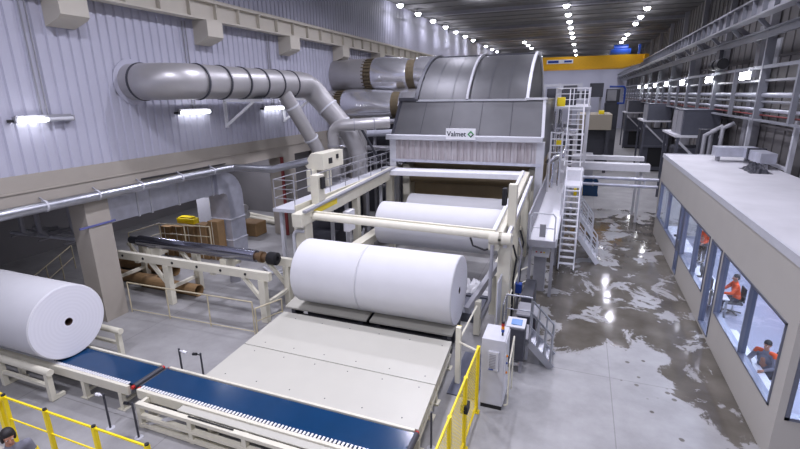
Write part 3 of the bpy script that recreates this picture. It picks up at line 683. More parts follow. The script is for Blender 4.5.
for i, (x, y, w, g) in enumerate(((-10.15, 6.27, 1, 0), (-9.2, 6.27, 1, 0), (-9.66, 8.14, 0, 0), (-8.93, 8.16, 0, 0), (-2.55, 8.35, 1, 0))):
    lab = ['sensor post with round foot before the belt gap', 'sensor post beside the service frame corner', 'sensor post behind the belt, farther from table', 'sensor post behind the belt, touching the table corner', 'slim sensor post at the table corner by the fence'][i]
    q = thing('sensor_post', lab, 'sensor post', (x, y, 0), 'sensor posts around the belts')
    hp = 1.25 if i in (2, 3) else .98; MB().tube([(x, y, .015), (x, y, hp)], .025, 10).build('pole', DGREY, q)
    MB().lathe([(0, 0), (0, .1), (.015, .1), (.02, 0)], (x, y, 0), (0, 0, 1), 16).build('foot_plate', LGREY, q)
    if i < 4:
        d = -1 if i in (0, 1, 3) else 1
        b = MB(); b.bar((x, y, hp-.06), (x+.16*d, y, hp-.06), .02); b.tube([(x+.14*d, y, hp-.06), (x+.26*d, y, hp-.08)], .04, 10); b.build('sensor_head', BLACK if i % 2 else SIGNW, q)
# roll guide rails beside the lone roll
for i, (y, xe) in enumerate(((6.5, -12.45), (8.75, -12.7))):
    q = thing('roll_guide_rail', ['cream tube guide rail in front of the lone roll', 'cream tube guide rail behind the lone roll by the column'][i], 'guide rail', (-15, y, 0), 'roll guide rails')
    MB().tube([(-18, y, .88), (xe, y, .88)], .095, 16).build('guide_tube', CREAM, q)
    for x in (xe-.15, -14.6, -16.8):
        b = MB(); s_ = 1 if i == 0 else -1
        b.bar((x, y, .02), (x, y, .82), .13); b.bar((x, y-.05*s_, .06), (x, y+.3*s_, .06), .1); b.build('leg', CREAM, q, smooth=0)
    MB().bar((-17.6, y, .45), (xe-.15, y, .45), .09).build('tie_bar', CREAM, q, smooth=0)

# ------------------------------------------------------------------ railings
def railing(label, pts, h, m, base=0.0, pitch=1.8, mid=(.5,), r=.028, group=None, cat='railing', toe=False, name='railing'):
    """pts: ground polyline (x, y[, z])"""
    P_ = [Vector((p[0], p[1], p[2] if len(p) > 2 else base)) for p in pts]
    c = sum(P_, Vector())/len(P_); t = thing(name, label, cat, (c.x, c.y, min(p.z for p in P_)), group)
    up = Vector((0, 0, h))
    MB().tube([p+up for p in P_], r, 8).build('top_rail', m, t)
    for k in mid: MB().tube([p+up*k for p in P_], r*.75, 8).build('mid_rail', m, t)
    if toe:
        for p, q in zip(P_, P_[1:]): MB().bar(p+Vector((0, 0, .07)), q+Vector((0, 0, .07)), .012, .14).build('toe_board', m, t, smooth=0)
    for i, (p, q) in enumerate(zip(P_, P_[1:])):
        n = max(1, round((q-p).length/pitch))
        for k in range(n + (i == len(P_)-2)):
            s_ = p.lerp(q, k/n)
            MB().tube([s_, s_+up], r, 8).build('post', m, t)
    return t
railing('cream pipe railing along the shaft rack, running from column to roll pair', [(-15.3, 11.13), (-9.75, 11.3)], 1.2, PIPEC, pitch=1.75, mid=(.08,), r=.024)
railing('short cream railing bending from the shaft rack to the cradle', [(-9.68, 11.34), (-9.3, 12.3)], .95, PIPEC, pitch=1.3)
railing('cream railing in the dim bay behind the lone roll', [(-17.0, 9.2), (-19.3, 10.2), (-22.0, 13.6)], 1.15, PIPEC, pitch=1.6)
railing('cream railing on the far end of the shaft rack', [(-17.9, 13.5, 1.25), (-17.9, 15.1, 1.25), (-15.2, 15.4, 1.25)], .95, PIPEC, pitch=1.6)

# ------------------------------------------------------------------ shaft rack with polished shaft
t = thing('shaft_rack', 'cream steel rack on braced legs carrying a polished shaft', 'rack', (-13.2, 12.9, 0))
for y in (12.2, 13.67):
    b = MB(); b.box(-17.8, -9.6, y-.09, y+.09, 1.62, 1.93); b.build('beam', CREAM, t, smooth=0, bevel=.01)
    for x in (-9.95, -14.4, -17.4):
        MB().box(x-.13, x+.13, y-.11, y+.11, 0, 1.62).build('leg', CREAM, t, smooth=0, bevel=.01)
        MB().bar((x-.1, y, .85), (x-.85, y, 1.66), .12).build('brace', CREAM, t, smooth=0)
for x in (-9.95, -14.4, -17.4): MB().box(x-.06, x+.06, 12.3, 13.6, .6, .72).build('cross_tie', CREAM, t, smooth=0)
b = MB()
for x in (-16.6, -15.5, -14.0, -12.8, -11.7, -10.6): b.lathe([(0, 0), (0, .05), (.02, .05), (.02, 0)], (x, 12.09, 1.78), (0, 1, 0), 10)
b.build('bolt_holes', BLACK, t)['kind'] = 'stuff'
for x in (-16.0, -12.2):
    MB().prism([(12.8, 1.5), (13.3, 1.5), (13.3, 1.9), (13.05, 1.88), (12.8, 1.9)], 0, x-.15, x+.15).build('saddle', CREAM, t, smooth=0)
    MB().box(x-.1, x+.1, 12.2, 13.67, 1.5, 1.62).build('saddle_beam', CREAM, t, smooth=0)
t = thing('reel_spool', 'polished steel shaft with dark coupling resting on the cream rack', 'shaft', (-13.4, 13.05, 1.88))
b = MB(); b.lathe([(0, 0), (0, .225), (5.9, .225), (5.92, 0)], (-16.7, 13.05, 2.11), (1, 0, 0), 28); b.build('barrel', SHAFT, t)
b = MB(); b.lathe([(0, 0), (0, .15), (.15, .15), (.15, .21), (.3, .21), (.3, .14), (.6, .14), (.6, 0)], (-10.79, 13.05, 2.11), (1, 0, 0), 24); b.build('journal', mat('bronze', rgb(128, 104, 78), .4, .7), t)
b = MB(); b.lathe([(0, 0), (0, .22), (.05, .24), (.35, .24), (.38, .2), (.38, .1), (.34, .1), (.34, 0)], (-10.25, 13.05, 2.11), (1, 0, 0), 24); b.build('coupling', BLACK, t)
b = MB(); b.lathe([(0, 0), (0, .16), (.5, .16), (.5, 0)], (-17.2, 13.05, 2.11), (1, 0, 0), 24); b.build('journal', DGREY, t)

# ------------------------------------------------------------------ cardboard tubes on the floor
for i, (x0, x1, y, z) in enumerate(((-20.2, -16.6, 14.5, .25), (-19.2, -16.3, 13.3, .25), (-16.9, -13.9, 13.1, .25), (-18.8, -16.9, 13.9, .68))):
    lab = ['brown cardboard tube farthest back on the floor behind the column', 'brown cardboard tube lying next to the column', 'brown cardboard tube poking out past the rack leg', 'brown cardboard tube lying on top of the tube heap'][i]
    b = MB(); L = x1-x0; b.lathe([(0, .25), (L, .25), (L, .215), (0, .215)], (x0, y, z), (1, 0, 0), 28, close=True)
    tag(b.build('cardboard_tube', CARD), lab, 'cardboard tube', 'cardboard tubes under the shaft rack')
# tall brown crates + grey cabinet
for i in range(5):
    x = -19.5+i*.72; y = 16.5+.06*i; hz = (1.55, 1.6, 1.66, 1.8, 2.0)[i]
    b = MB(); b.box(x, x+.6, y, y+.5, 0, hz, bev=.015)
    lab = 'tall brown cardboard box, %s in the row from the column side' % NTH[i] if i < 4 else 'tall brown cardboard box standing next to the metal duct drop'
    q = b.build('cardboard_box', CARD, smooth=0)
    tag(q, lab, 'box', 'tall cardboard boxes by the duct')
    MB().box(x+.24, x+.28, y-.004, y+.0, .02, hz-.02).build('tape', CREAM, q, smooth=0)
t = thing('grey_cabinet', 'pale wall cabinet standing behind the tall brown boxes', 'cabinet', (-19.2, 18.4, 0))
MB().box(-19.0, -17.1, 18.6, 19.4, 0, 2.8).build('body', GREYP, t, smooth=0, bevel=.02)
for x in (-18.98, -18.03): MB().box(x, x+.9, 18.56, 18.6, .1, 2.65).build('door', LGREY, t, smooth=0)
b = MB(); b.box(-18.75, -17.65, 16.88, 17.28, 1.665, 1.95, bev=.04); b.box(-18.6, -17.8, 16.93, 17.23, 1.95, 2.03, bev=.03)
tag(b.build('yellow_case', YEL), 'yellow plastic case lying on the tall brown boxes', 'case')
tag(MB().tube([(-13.6, 14.9, 0), (-13.6, 14.9, .75)], .22, 16).build('steel_drum', GREYP), 'grey steel drum under the shaft rack', 'drum')
for i, (p, q) in enumerate((((-13.0, 16.0, .05), (-11.9, 16.4, .05)), ((-12.9, 15.4, .05), (-12.2, 16.6, .12)), ((-13.4, 16.6, .05), (-12.4, 15.9, .14)))):
    tag(MB().bar(p, q, .09, .06).build('metal_bar', LGREY, smooth=0), ['loose pale metal bar farthest from the rack', 'loose pale metal bar lying crosswise', 'loose pale metal bar on top of the others'][i], 'metal bar', 'loose bars on the floor behind the rack')

# rectangular galvanised duct: along the mezzanine edge, then down to the floor
t = thing('square_duct', 'square galvanised duct turning down in front of the side bay', 'duct', (-16.3, 16, 0))
b = MB(); b.box(-16.9, -15.9, 11.3, 16.75, 3.38, 4.4)
b.build('horizontal_run', GALV, t, smooth=0)
b = MB(); pr = [(16.75, 3.38), (16.75, 4.4)] + [(17.05+1.35*math.sin(a), 3.05+1.35*math.cos(a)) for a in [PI/2*i/8 for i in range(9)]] + [(18.4, 2.0), (17.35, 2.0), (17.35, 3.05)] + [(17.05+.3*math.sin(a), 3.05+.33*math.cos(a)) for a in (PI/4, .01)]
b.prism(pr, 0, -16.9, -15.7); b.build('elbow', GALV, t, smooth=25)
MB().box(-16.9, -15.7, 17.35, 18.4, 0, 2.0).build('vertical_run', GALV, t, smooth=0)
for y in (12.6, 13.2, 14.6, 16.6): MB().box(-16.95, -15.86, y-.03, y+.03, 3.34, 4.44).build('flange', LGREY, t, smooth=0)
for z in (1.98, .9): MB().box(-16.94, -15.66, 17.31, 18.44, z-.03, z+.03).build('flange', LGREY, t, smooth=0)
# silver pipe along the concrete beam
t = thing('silver_pipe', 'long silver pipe along the concrete beam to the cream box', 'pipe', (-15.2, 10, 4.5))
MB().tube([(-15.2, -8, 4.66), (-15.2, 16.9, 4.62), (-15.0, 17.2, 4.62), (-12.9, 17.3, 4.62), (-11.3, 17.8, 5.0)], .165, 18).build('pipe_run', STEEL, t)
for y in (4.0, 8.9, 10.6, 12.3, 14.2, 16.0):
    b = MB(); ring(b, (-15.2, y, 4.655-.0015*y), (0, 1, 0), .165, .03, .02); b.build('clamp', LGREY, t)
    MB().bar((-15.38, y, 4.9), (-15.2, y, 4.8), .04).build('hanger', GREYP, t, smooth=0)
tag(MB().tube([(-15.35, 12.5, 4.86), (-15.33, 17.0, 4.82)], .03, 8).build('cable', BLACK), 'thin black cable clipped above the silver pipe', 'cable')
tag(MB().box(-15.42, -15.36, 9.9, 11.2, 3.56, 3.62).build('cable', mat('dull_blue', rgb(96, 100, 150), .5), smooth=0), 'thin blue cable band around the concrete column', 'cable')
# pipes in the dim bay
for i, (x, y, r_) in enumerate(((-19.0, 10.2, .09), (-18.4, 10.4, .09), (-17.4, 11.0, .13))):
    tag(MB().tube([(x, y, 4.6), (x, y, 3.1), (x, y+.25, 2.9), (x, y+1.2, 2.9)], r_, 12).build('dropping_pipe', GREYP), ['grey pipe dropping from the low ceiling, farthest from the column', 'grey pipe dropping from the low ceiling, middle of three', 'thicker grey pipe dropping from the low ceiling by the column'][i], 'pipe', 'pipes dropping in the dim bay')
t = thing('pipe_manifold', 'grey horizontal pipe manifold hanging in the dim bay', 'pipes', (-19, 11.5, 2.7))
for y in (10.6, 11.0, 11.4): MB().tube([(-20.5, y, 2.8), (-17.0, y+.2, 2.8)], .07, 10).build('pipe', LGREY, t)
for x in (-20.2, -18.6, -17.2): MB().box(x-.04, x+.04, 10.4, 11.7, 2.68, 2.74).build('bracket', GREYP, t, smooth=0)
for i, (x, y) in enumerate(((-19.8, 10.5), (-19.2, 10.5))): pass
# paper stacks and white rolls in the bright part of the bay
for i, (y, z, m, lab) in enumerate(((22.3, .25, CARD, 'brown wrapped bale at the bottom of the bay stack'), (22.4, .72, PAPER, 'white bale in the bay stack, above the brown one'), (22.3, 1.19, PAPER, 'white bale on top of the bay stack'))):
    b = MB(); b.tube([(-20.6, y, z), (-18.9, y, z)], .24, 18); tag(b.build('wrapped_roll', m), lab, 'roll', 'rolls stacked in the side bay')
q = MB().box(-18.2, -16.9, 20.6, 21.6, 0, .8, bev=.06).build('wrapped_bale', CARD, smooth=0); tag(q, 'brown wrapped bale on the floor beside the duct drop', 'bale')
for i, y in enumerate((24.2, 24.7)):
    tag(MB().tube([(-22, y, .2), (-17, y-1.2, .2)], .14, 12).build('cardboard_tube', CREAM), ['long pale tube lying before the bay stack', 'long pale tube lying against the bay back wall'][i], 'tube', 'pale tubes in the side bay')
tag(MB().box(-15.5, -15.34, 21.5, 21.6, 0, 4.55).build('red_strip', DRED, smooth=0), 'dark red upright strip on the concrete column', 'strip')
tag(MB().box(-15.4, -15.15, 22.0, 22.4, 1.3, 1.9, bev=.02).build('switch_box', BLUE), 'small dark blue switch box on the concrete column', 'switch box')
lamp_or_fill(-19.5, 17, 4.45, 220, 1.0, spread=PI)  # two lights without fixtures, added to brighten the side bay
lamp_or_fill(-20.0, 23.5, 4.45, 230, 1.0, spread=PI)

# ------------------------------------------------------------------ walkway on the machine's tending side
t = thing('walkway', 'pale steel walkway with grating beside the winder frame', 'walkway', (-10.2, 19, 3.4))
MB().box(-10.75, -9.75, 14.2, 25.5, 3.55, 3.68).build('deck', LGREY, t, smooth=0); MB().box(-9.77, -9.7, 14.2, 25.5, 3.4, 3.85).build('kick_plate', CREAM, t, smooth=0)
for y in (14.6, 18.5, 22.5, 25.3):
    for x in (-10.65, -9.85): MB().box(x-.07, x+.07, y-.07, y+.07, 0, 3.55).build('leg', LGREY, t, smooth=0)
railing('grey pipe railing on the frame side of the walkway', [(-9.8, 15.6, 3.68), (-9.8, 25.4, 3.68)], 1.1, GREYP, pitch=1.35, mid=(.35, .68), r=.019)
railing('grey pipe railing on the wall side of the walkway', [(-9.8, 14.3, 3.68), (-10.7, 14.3, 3.68), (-10.7, 17.0, 3.68)], 1.1, GREYP, pitch=1.3, mid=(.35, .68), r=.019)
railing('grey pipe railing behind the cream box', [(-10.7, 19.6, 3.68), (-10.7, 25.4, 3.68)], 1.1, GREYP, pitch=1.35, mid=(.35, .68), r=.019)
t = thing('cream_cabinet', 'cream angular machine box fed by the silver pipe', 'machine box', (-10.9, 18.2, 3.68))
b = MB(); b.prism([(-11.5, 4.85), (-11.1, 5.36), (-10.5, 5.36), (-10.5, 4.62), (-11.3, 4.62)], 1, 17.7, 19.6); b.build('body', CREAM, t, smooth=0, bevel=.02)
for y in (17.6, 18.9): MB().box(-11.2, -10.9, y-.2, y+.2, 3.68, 4.62).build('leg', CREAM, t, smooth=0)
b = MB(); b.box(-10.52, -10.47, 18.2, 18.5, 4.85, 5.1); b.box(-10.52, -10.47, 18.9, 19.1, 5.0, 5.2); b.build('switch', BLACK, t, smooth=0)
t = thing('cream_post', 'wide cream control post at the front of the walkway', 'post', (-9.45, 15.4, 3.55))
MB().box(-9.65, -9.3, 15.2, 15.7, 3.5, 4.85).build('column', CREAM, t, smooth=0, bevel=.02); MB().box(-9.3, -9.2, 15.35, 15.6, 4.3, 4.75).build('button_box', BLACK, t, smooth=0)

# pipework and machinery behind the walkway
for i, (p, r_, m, lab) in enumerate((([(-13.5, 24.5, 4.9), (-9.9, 24.5, 4.9)], .12, SHINY, 'shiny pipe behind the walkway, lowest of the crossing pipes'),
    ([(-13.8, 25.5, 5.5), (-9.9, 25.5, 5.7)], .2, GALV, 'thick grey pipe crossing behind the walkway'),
    ([(-14.8, 26.5, 6.2), (-9.8, 26.5, 6.3)], .14, GREYP, 'thin grey pipe crossing high behind the walkway'),
    ([(-11.6, 24, 0), (-11.6, 24, 6.0)], .3, DUCT, 'upright grey pipe beside the cream box'),
    ([(-13.2, 24.8, 0), (-13.2, 24.8, 5.4)], .35, DUCT, 'thick upright grey pipe near the wall'),
    ([(-11.1, 22.8, 6.2), (-10.3, 23.6, 4.2)], .07, DGREY, 'dark slanting hose below the slim silver duct'))):
    tag(MB().tube(p, r_, 14).build('pipe', m), lab, 'pipe', 'pipes behind the walkway')
t = thing('pump_skid', 'dark machinery block with motor behind the walkway', 'machinery', (-12, 21, 0))
MB().box(-13.8, -11.3, 20.4, 23.2, 0, 2.4).build('block', DGREY, t, smooth=0, bevel=.03); MB().tube([(-12.8, 20.1, .7), (-11.2, 20.1, .7)], .38, 18).build('motor', DGREY, t)
MB().box(-13.2, -11.6, 20.9, 22.6, 2.4, 3.4).build('upper_block', GREYP, t, smooth=0, bevel=.03)
t = thing('pipe_rack', 'dark steel pipe rack between wall and hood', 'pipe rack', (-11.5, 29, 0))
for x in (-13.6, -11.6, -9.8):
    for y in (25.8, 28.5): MB().box(x-.08, x+.08, y-.08, y+.08, 0, 6.0).build('upright', GREYP, t, smooth=0)
for z in (2.2, 3.6, 4.4, 5.4):
    MB().box(-13.7, -9.7, 25.75, 25.85, z, z+.1).build('crossbar', DGREY, t, smooth=0)
    MB().tube([(-13.9, 25.7, z+.25), (-9.75, 25.7, z+.25)], .09, 10).build('pipe', SHINY, t)
MB().box(-13.9, -9.8, 28.4, 28.6, 0, 6.0).build('back_sheet', DGREY, t, smooth=0)
for i, (y, z) in enumerate(((15.2, 0), (16.6, 0), (19.3, 0))):
    q = thing('machine_step', ['grey service step below the walkway, toward the frame post', 'grey service step below the walkway, in the middle', 'grey service step below the walkway beside the wide roll'][i], 'step', (-9.95, y, 0), 'service steps under the walkway')
    for k in range(4): MB().box(-10.3+.0*k, -9.85, y+.22*k, y+.22*k+.2, .25+.28*k, .29+.28*k).build('tread', LGREY, q, smooth=0)
    for x in (-10.32, -9.83): MB().bar((x, y-.05, .02), (x, y+.95, 1.3), .04, .16).build('stringer', LGREY, q, smooth=0)
q = thing('hose_reel_cabinet', 'white electrical cabinet below the walkway by the wide roll', 'cabinet', (-9.6, 17.4, 0))
MB().box(-9.25, -8.98+.0, 17.0, 17.6, 2.1, 3.0).build('body', WHITEP, q, smooth=0, bevel=.01); MB().box(-9.2, -9.05, 17.2, 17.4, 0, 2.1).build('stand', GREYP, q, smooth=0)

# ------------------------------------------------------------------ aisle-side platform, stairs
t = thing('platform', 'pale raised platform along the aisle side of the hood', 'platform', (-1, 26, 0))
MB().box(-1.5, -.5, 17.6, 36, 2.22, 2.34).build('deck', WHITEP, t, smooth=0)
MB().box(-1.56, -1.5, 17.6, 27, 2.2, 3.35).build('side_sheet', GREYP, t, smooth=0)
MB().box(-.5, -.44, 17.6, 36, 2.12, 2.45).build('edge_beam', LGREY, t, smooth=0); MB().box(-1.5, -.5, 17.54, 17.6, 2.1, 2.36).build('edge_beam', GREYP, t, smooth=0)
for y in (17.8, 21.5, 26, 30, 34):
    for x in (-1.42, -.58): MB().box(x-.06, x+.06, y-.06, y+.06, 0, 2.22).build('leg', GREYP, t, smooth=0)
b = MB(); b.box(-1.45, -.7, 30.2, 31.4, 2.34, 3.0); b.box(-1.45, -.7, 31.4, 33, 2.34, 3.6); b.build('upper_step', WHITEP, t, smooth=0)
q = thing('end_guard', 'tall pale hoop guard at the end of the platform', 'guard rail', (-1, 17.6, 2.34))
MB().tube([(-1.45, 17.62, 2.3), (-1.45, 17.62, 3.3), (-1.35, 17.62, 3.42), (-.65, 17.62, 3.42), (-.55, 17.62, 3.3), (-.55, 17.62, 2.3)], .03, 8).build('hoop', LGREY, q)
MB().tube([(-1.45, 17.62, 2.85), (-.55, 17.62, 2.85)], .022, 8).build('mid_rail', LGREY, q); MB().box(-1.1, -.88, 17.58, 17.62, 2.5, 3.0).build('mesh_plate', GREYP, q, smooth=0)
railing('pale railing on the aisle edge of the platform', [(-.5, 21.6, 2.34), (-.5, 29.8, 2.34)], 1.1, LGREY, pitch=1.4)
railing('pale railing by the far platform steps', [(-1.6, 29.0, 2.34), (-1.6, 35.8, 2.34)], 1.1, LGREY, pitch=1.4)

def flight(label, p0, p1, w, axis, n, m=LGREY, rails=True, group='steel stair flights'):
    """stair from p0 (bottom centre) to p1 (top centre); axis = direction of width ('x' or 'y')"""
    p0, p1 = Vector(p0), Vector(p1); wv = Vector((w/2, 0, 0)) if axis == 'x' else Vector((0, w/2, 0)); run = (p1-p0); d = Vector((run.x, run.y, 0)).normalized()
    t = thing('steel_stair', label, 'stairs', tuple(p0), group)
    for s_ in (-1, 1):
        MB().bar(p0+wv*s_, p1+wv*s_, .05, .2).build('stringer', m, t, smooth=0)
        if rails:
            up = Vector((0, 0, 1.0)); a, c = p0+wv*s_+run*.06, p1+wv*s_
            MB().tube([a+up*.1, a+up, c+up], .03, 8).build('handrail', m, t); MB().tube([a+up*.55, c+up*.55], .022, 8).build('handrail', m, t)
            for k in (.35, .68, 1.0): MB().tube([p0+wv*s_+run*k, p0+wv*s_+run*k+up], .022, 8).build('baluster', m, t)
    for k in range(1, n+1):
        c = p0+run*(k/(n+.6))
        b = MB(); ww = wv*.95
        b.bar(c-ww, c+ww, .2, .04); b.build('tread', m, t, smooth=0)
    return t
flight('steep pale ladder stair rising from the wet aisle floor', (-.06, 20.85, .06), (-.08, 23.4, 3.4), .66, 'x', 13, WHITEP)
flight('upper pale ladder stair climbing beside the hood', (-.22, 26.0, 4.0), (-.3, 29.8, 7.0), .8, 'x', 11, WHITEP)
t = thing('stair_landing', 'pale steel landing between the two ladder stairs', 'landing', (-.2, 24.7, 0))
MB().box(-.43, .35, 23.45, 25.95, 3.36, 3.46).build('lower_plate', WHITEP, t, smooth=0); MB().box(-.43, .35, 24.9, 25.95, 3.46, 4.0).build('step_block', WHITEP, t, smooth=0)
for x in (-.36, .28):
    for y in (23.6, 25.8): MB().box(x-.05, x+.05, y-.05, y+.05, 0, 3.36).build('leg', LGREY, t, smooth=0)
railing('pale railing around the upper stair head', [(-1.5, 30.0, 7.0), (-1.5, 33.0, 7.0), (.4, 33.0, 7.0), (.4, 30.0, 7.0)], 1.1, WHITEP, pitch=1.0, mid=(.35, .68))
t = thing('upper_gallery', 'pale steel gallery at the head of the upper stair', 'gallery', (-.6, 32, 0))
MB().box(-1.5, .5, 29.9, 38, 6.88, 7.0).build('deck', LGREY, t, smooth=0)
for x in (-1.4, .4):
    for y in (30.1, 34, 37.8): MB().box(x-.07, x+.07, y-.07, y+.07, 0, 6.88).build('leg', WHITEP, t, smooth=0)
for z in (2.4, 4.7): MB().box(-1.45, .45, 37.7, 37.9, z, z+.15).build('cross_beam', WHITEP, t, smooth=0)
railing('pale railing round a high service deck beside the hood', [(-1.55, 33.6, 7.0), (-1.55, 37.8, 7.0), (.4, 37.8, 7.0), (.4, 33.6, 7.0)], 1.1, WHITEP, pitch=1.0, mid=(.35, .68))
MBs = MB(); MBs.box(-1.3, -.4, 34.5, 36.0, 7.0, 8.3, bev=.04); tag(MBs.build('drive_unit', DGREY), 'dark grey drive unit on the gallery', 'machine')
MBs = MB(); MBs.box(-1.55, -1.0, 31.2, 31.7, 7.0, 7.55, bev=.03); tag(MBs.build('warning_box', YEL), 'yellow box on the gallery beside the hood', 'box')
b = MB(); b.tube([(-1.5, 31.5, 5.6), (-.2, 31.5, 5.5)], .35, 16); b.ball((-1.5, 31.5, 5.6), .36); tag(b.build('white_vessel', SHINY), 'white rounded vessel beside the upper stair', 'vessel')
b = MB(); b.tube([(-1.6, 27.5, 3.9), (-1.2, 27.6, 4.3), (-.8, 27.7, 4.4), (-.6, 27.8, 4.9)], [.16, .2, .2, .16], 14); tag(b.build('elbow_hose', SHINY), 'silver elbow hose at the hood foot', 'hose')
b = MB(); b.box(-1.2, -.85, 27.9, 28.1, 4.9, 5.2, bev=.02); tag(b.build('warning_plate', YEL), 'small yellow plate near the silver elbow hose', 'plate')
flight('low pale stair stepping down to the aisle from the ladder foot', (1.3, 22.75, .04), (.36, 22.75, 1.3), 1.1, 'y', 6)
flight('rear pale stair stepping down to the aisle', (1.2, 27.2, .04), (.2, 27.2, 1.4), 1.1, 'y', 6)

for i, (y, z, x1) in enumerate(((27.2, 4.6, .1), (31.0, 4.6, .3), (35.5, 3.4, .3))):
    q = thing('service_gantry', ['pale service gantry with grating beside the hood foot', 'pale service gantry behind the upper stair', 'pale service gantry at the far end of the raised platform'][i], 'gantry', (-.8, y, 0), 'service gantries beside the hood')
    for x in (-1.45, x1-.95): MB().box(x-.04, x+.04, y-.04, y+.04, 2.34, z+1.1).build('upright', WHITEP, q, smooth=0)
    for k in (0, .4, .75, 1.1): MB().box(-1.5, x1-.9, y-.03, y+.03, z+k-.025, z+k+.025).build('rail', WHITEP, q, smooth=0)
    MB().bar((-1.45, y, 2.5), (x1-.95, y, z), .05).build('brace', LGREY, q, smooth=0)
for i, (x, y, z0, z1, r_) in enumerate(((-1.35, 28.6, 2.34, 6.8, .1), (-1.0, 29.3, 2.34, 6.2, .07), (-1.3, 33.4, 3.6, 6.8, .12))):
    tag(MB().tube([(x, y, z0), (x, y, z1)], r_, 12).build('riser_pipe', SHINY), ['silver riser pipe by the hood wall, thick one', 'silver riser pipe by the hood wall, thin one', 'silver riser pipe by the far platform step'][i], 'pipe', 'riser pipes beside the hood')

# small step platform near the control cabinet
t = thing('step_platform', 'small grey step platform behind the control cabinet', 'platform', (-1.2, 13.6, 0))
MB().box(-1.75, -.86, 12.75, 13.7, .66, .74).build('deck', GREYP, t, smooth=0)
for x in (-1.68, -.93):
    for y in (12.85, 13.6): MB().box(x-.04, x+.04, y-.04, y+.04, 0, .66).build('leg', LGREY, t, smooth=0)
MB().box(-.9, -.86, 12.75, 13.7, .45, .66).build('side_sheet', GREYP, t, smooth=0)
railing('steel railing on the small step platform', [(-1.7, 12.9, .74), (-1.7, 13.65, .74), (-.92, 13.65, .74)], .95, STEEL, pitch=.8)
q = thing('step_box', 'grey sheet-metal box step behind the small step platform', 'step', (-1.1, 14.3, 0))
MB().box(-1.4, -.75, 13.85, 14.8, .92, .98).build('top_plate', GREYP, q, smooth=0); MB().box(-1.36, -.79, 13.9, 14.75, 0, .92).build('housing', DGREY, q, smooth=0)
flight('small steel stair with handrails by the control cabinet', (-.18, 12.95, .03), (-.86, 12.95, .72), .75, 'y', 3, STEEL, group=None)
# dark operator desk
t = thing('operator_terminal', 'dark grey operator terminal with tilted screen behind the cabinet', 'terminal', (-1.2, 12.2, 0))
MB().box(-1.48, -.95, 11.98, 12.5, .42, 1.42).build('housing', DGREY, t, smooth=0, bevel=.02)
for x in (-1.4, -1.03): MB().box(x-.04, x+.04, 12.05, 12.45, 0, .42).build('leg', GREYP, t, smooth=0)
b = MB(); b.bar((-1.215, 12.02, 1.44), (-1.215, 12.48, 1.52), .52, .04); b.build('screen_bezel', LGREY, t, smooth=0)
b = MB(); b.bar((-1.2, 12.12, 1.485), (-1.2, 12.38, 1.53), .3, .02); b.build('screen', SCREEN, t, smooth=0)
# operator cabinet below the platform
t = thing('control_desk', 'grey upright control desk under the raised platform', 'control desk', (-1, 18.6, 0))
MB().box(-1.28, -.82, 18.2, 18.7, 0, 1.55).build('body', GREYP, t, smooth=0, bevel=.015); b = MB(); b.bar((-1.05, 18.0, 1.6), (-1.05, 18.7, 1.8), .7, .12); b.build('desk_top', WHITEP, t, smooth=0)
b = MB(); b.ball((-1.2, 18.12, 1.7), .035); b.ball((-1.02, 18.12, 1.7), .035); b.build('button', RED, t); b = MB(); b.ball((-.9, 18.12, 1.7), .035); b.build('button', YEL, t)
railing('cream railing below the frame on the aisle side', [(-1.75, 14.9), (-1.75, 17.2), (-1.4, 17.9)], 1.15, CREAM, pitch=1.2)
t = thing('blue_box', 'small blue valve box on the cream railing', 'valve box', (-1.85, 16.2, .6)); MB().box(-1.74, -1.5, 16.1, 16.35, .7, 1.05).build('box', BLUE, t, smooth=0); MB().box(-1.76, -1.72, 16.15, 16.3, .0, .75).build('stand', GREYP, t, smooth=0)

# ------------------------------------------------------------------ control cabinet and fences
t = thing('control_cabinet', 'tall pale grey control cabinet with beacon and black plinth', 'cabinet', (-1.53, 10.6, 0))
MB().box(-1.82, -1.25, 10.2, 11.0, .12, 1.98).build('body', LGREY, t, smooth=0, bevel=.012); MB().box(-1.8, -1.27, 10.22, 10.98, 0, .12).build('plinth', BLACK, t, smooth=0)
d = MB().box(-1.25, -1.23, 10.23, 10.97, .18, 1.94).build('door', WHITEP, t, smooth=0)
b = MB(); b.ball((-1.22, 10.45, 1.45), .035); b.ball((-1.22, 10.45, .98), .035); b.build('button', AMBER, d); b = MB(); b.ball((-1.22, 10.45, 1.25), .03); b.ball((-1.22, 10.6, 1.35), .03); b.build('button', BLUE, d)
MB().box(-1.235, -1.21, 10.85, 10.88, .9, 1.2).build('handle', BLACK, d, smooth=0)
v = MB().box(-1.64, -1.38, 10.14, 10.2, 1.15, 1.68).build('cooling_unit', LGREY, t, smooth=0, bevel=.01)
b = MB()
for k in range(9): b.box(-1.61, -1.45, 10.132, 10.142, 1.22+k*.045, 1.245+k*.045)
b.build('louvre', GREYP, v, smooth=0); MB().box(-1.62, -1.5, 10.134, 10.141, 1.17, 1.2).build('nameplate', BLUE, v, smooth=0)
bc = MB().tube([(-1.36, 10.5, 1.98), (-1.36, 10.5, 2.08)], .025, 10).build('beacon', BLACK, t)
for k, (m, n) in enumerate(((BLUE, 'beacon_segment'), (AMBER, 'beacon_segment'), (RED, 'beacon_segment'))): MB().tube([(-1.36, 10.5, 2.08+k*.08), (-1.36, 10.5, 2.15+k*.08)], .04, 12).build(n, m, bc)
MB().tube([(-1.36, 10.5, 2.32), (-1.36, 10.5, 2.36)], .04, 12).build('beacon_cap', BLACK, bc)
MB().tube([(-1.2, 10.25, .15), (-1.12, 10.25, .2), (-1.12, 10.25, 1.4), (-1.12, 10.95, 1.75), (-1.12, 10.95, .2)], .022, 8).build('side_guard', CREAM, t)

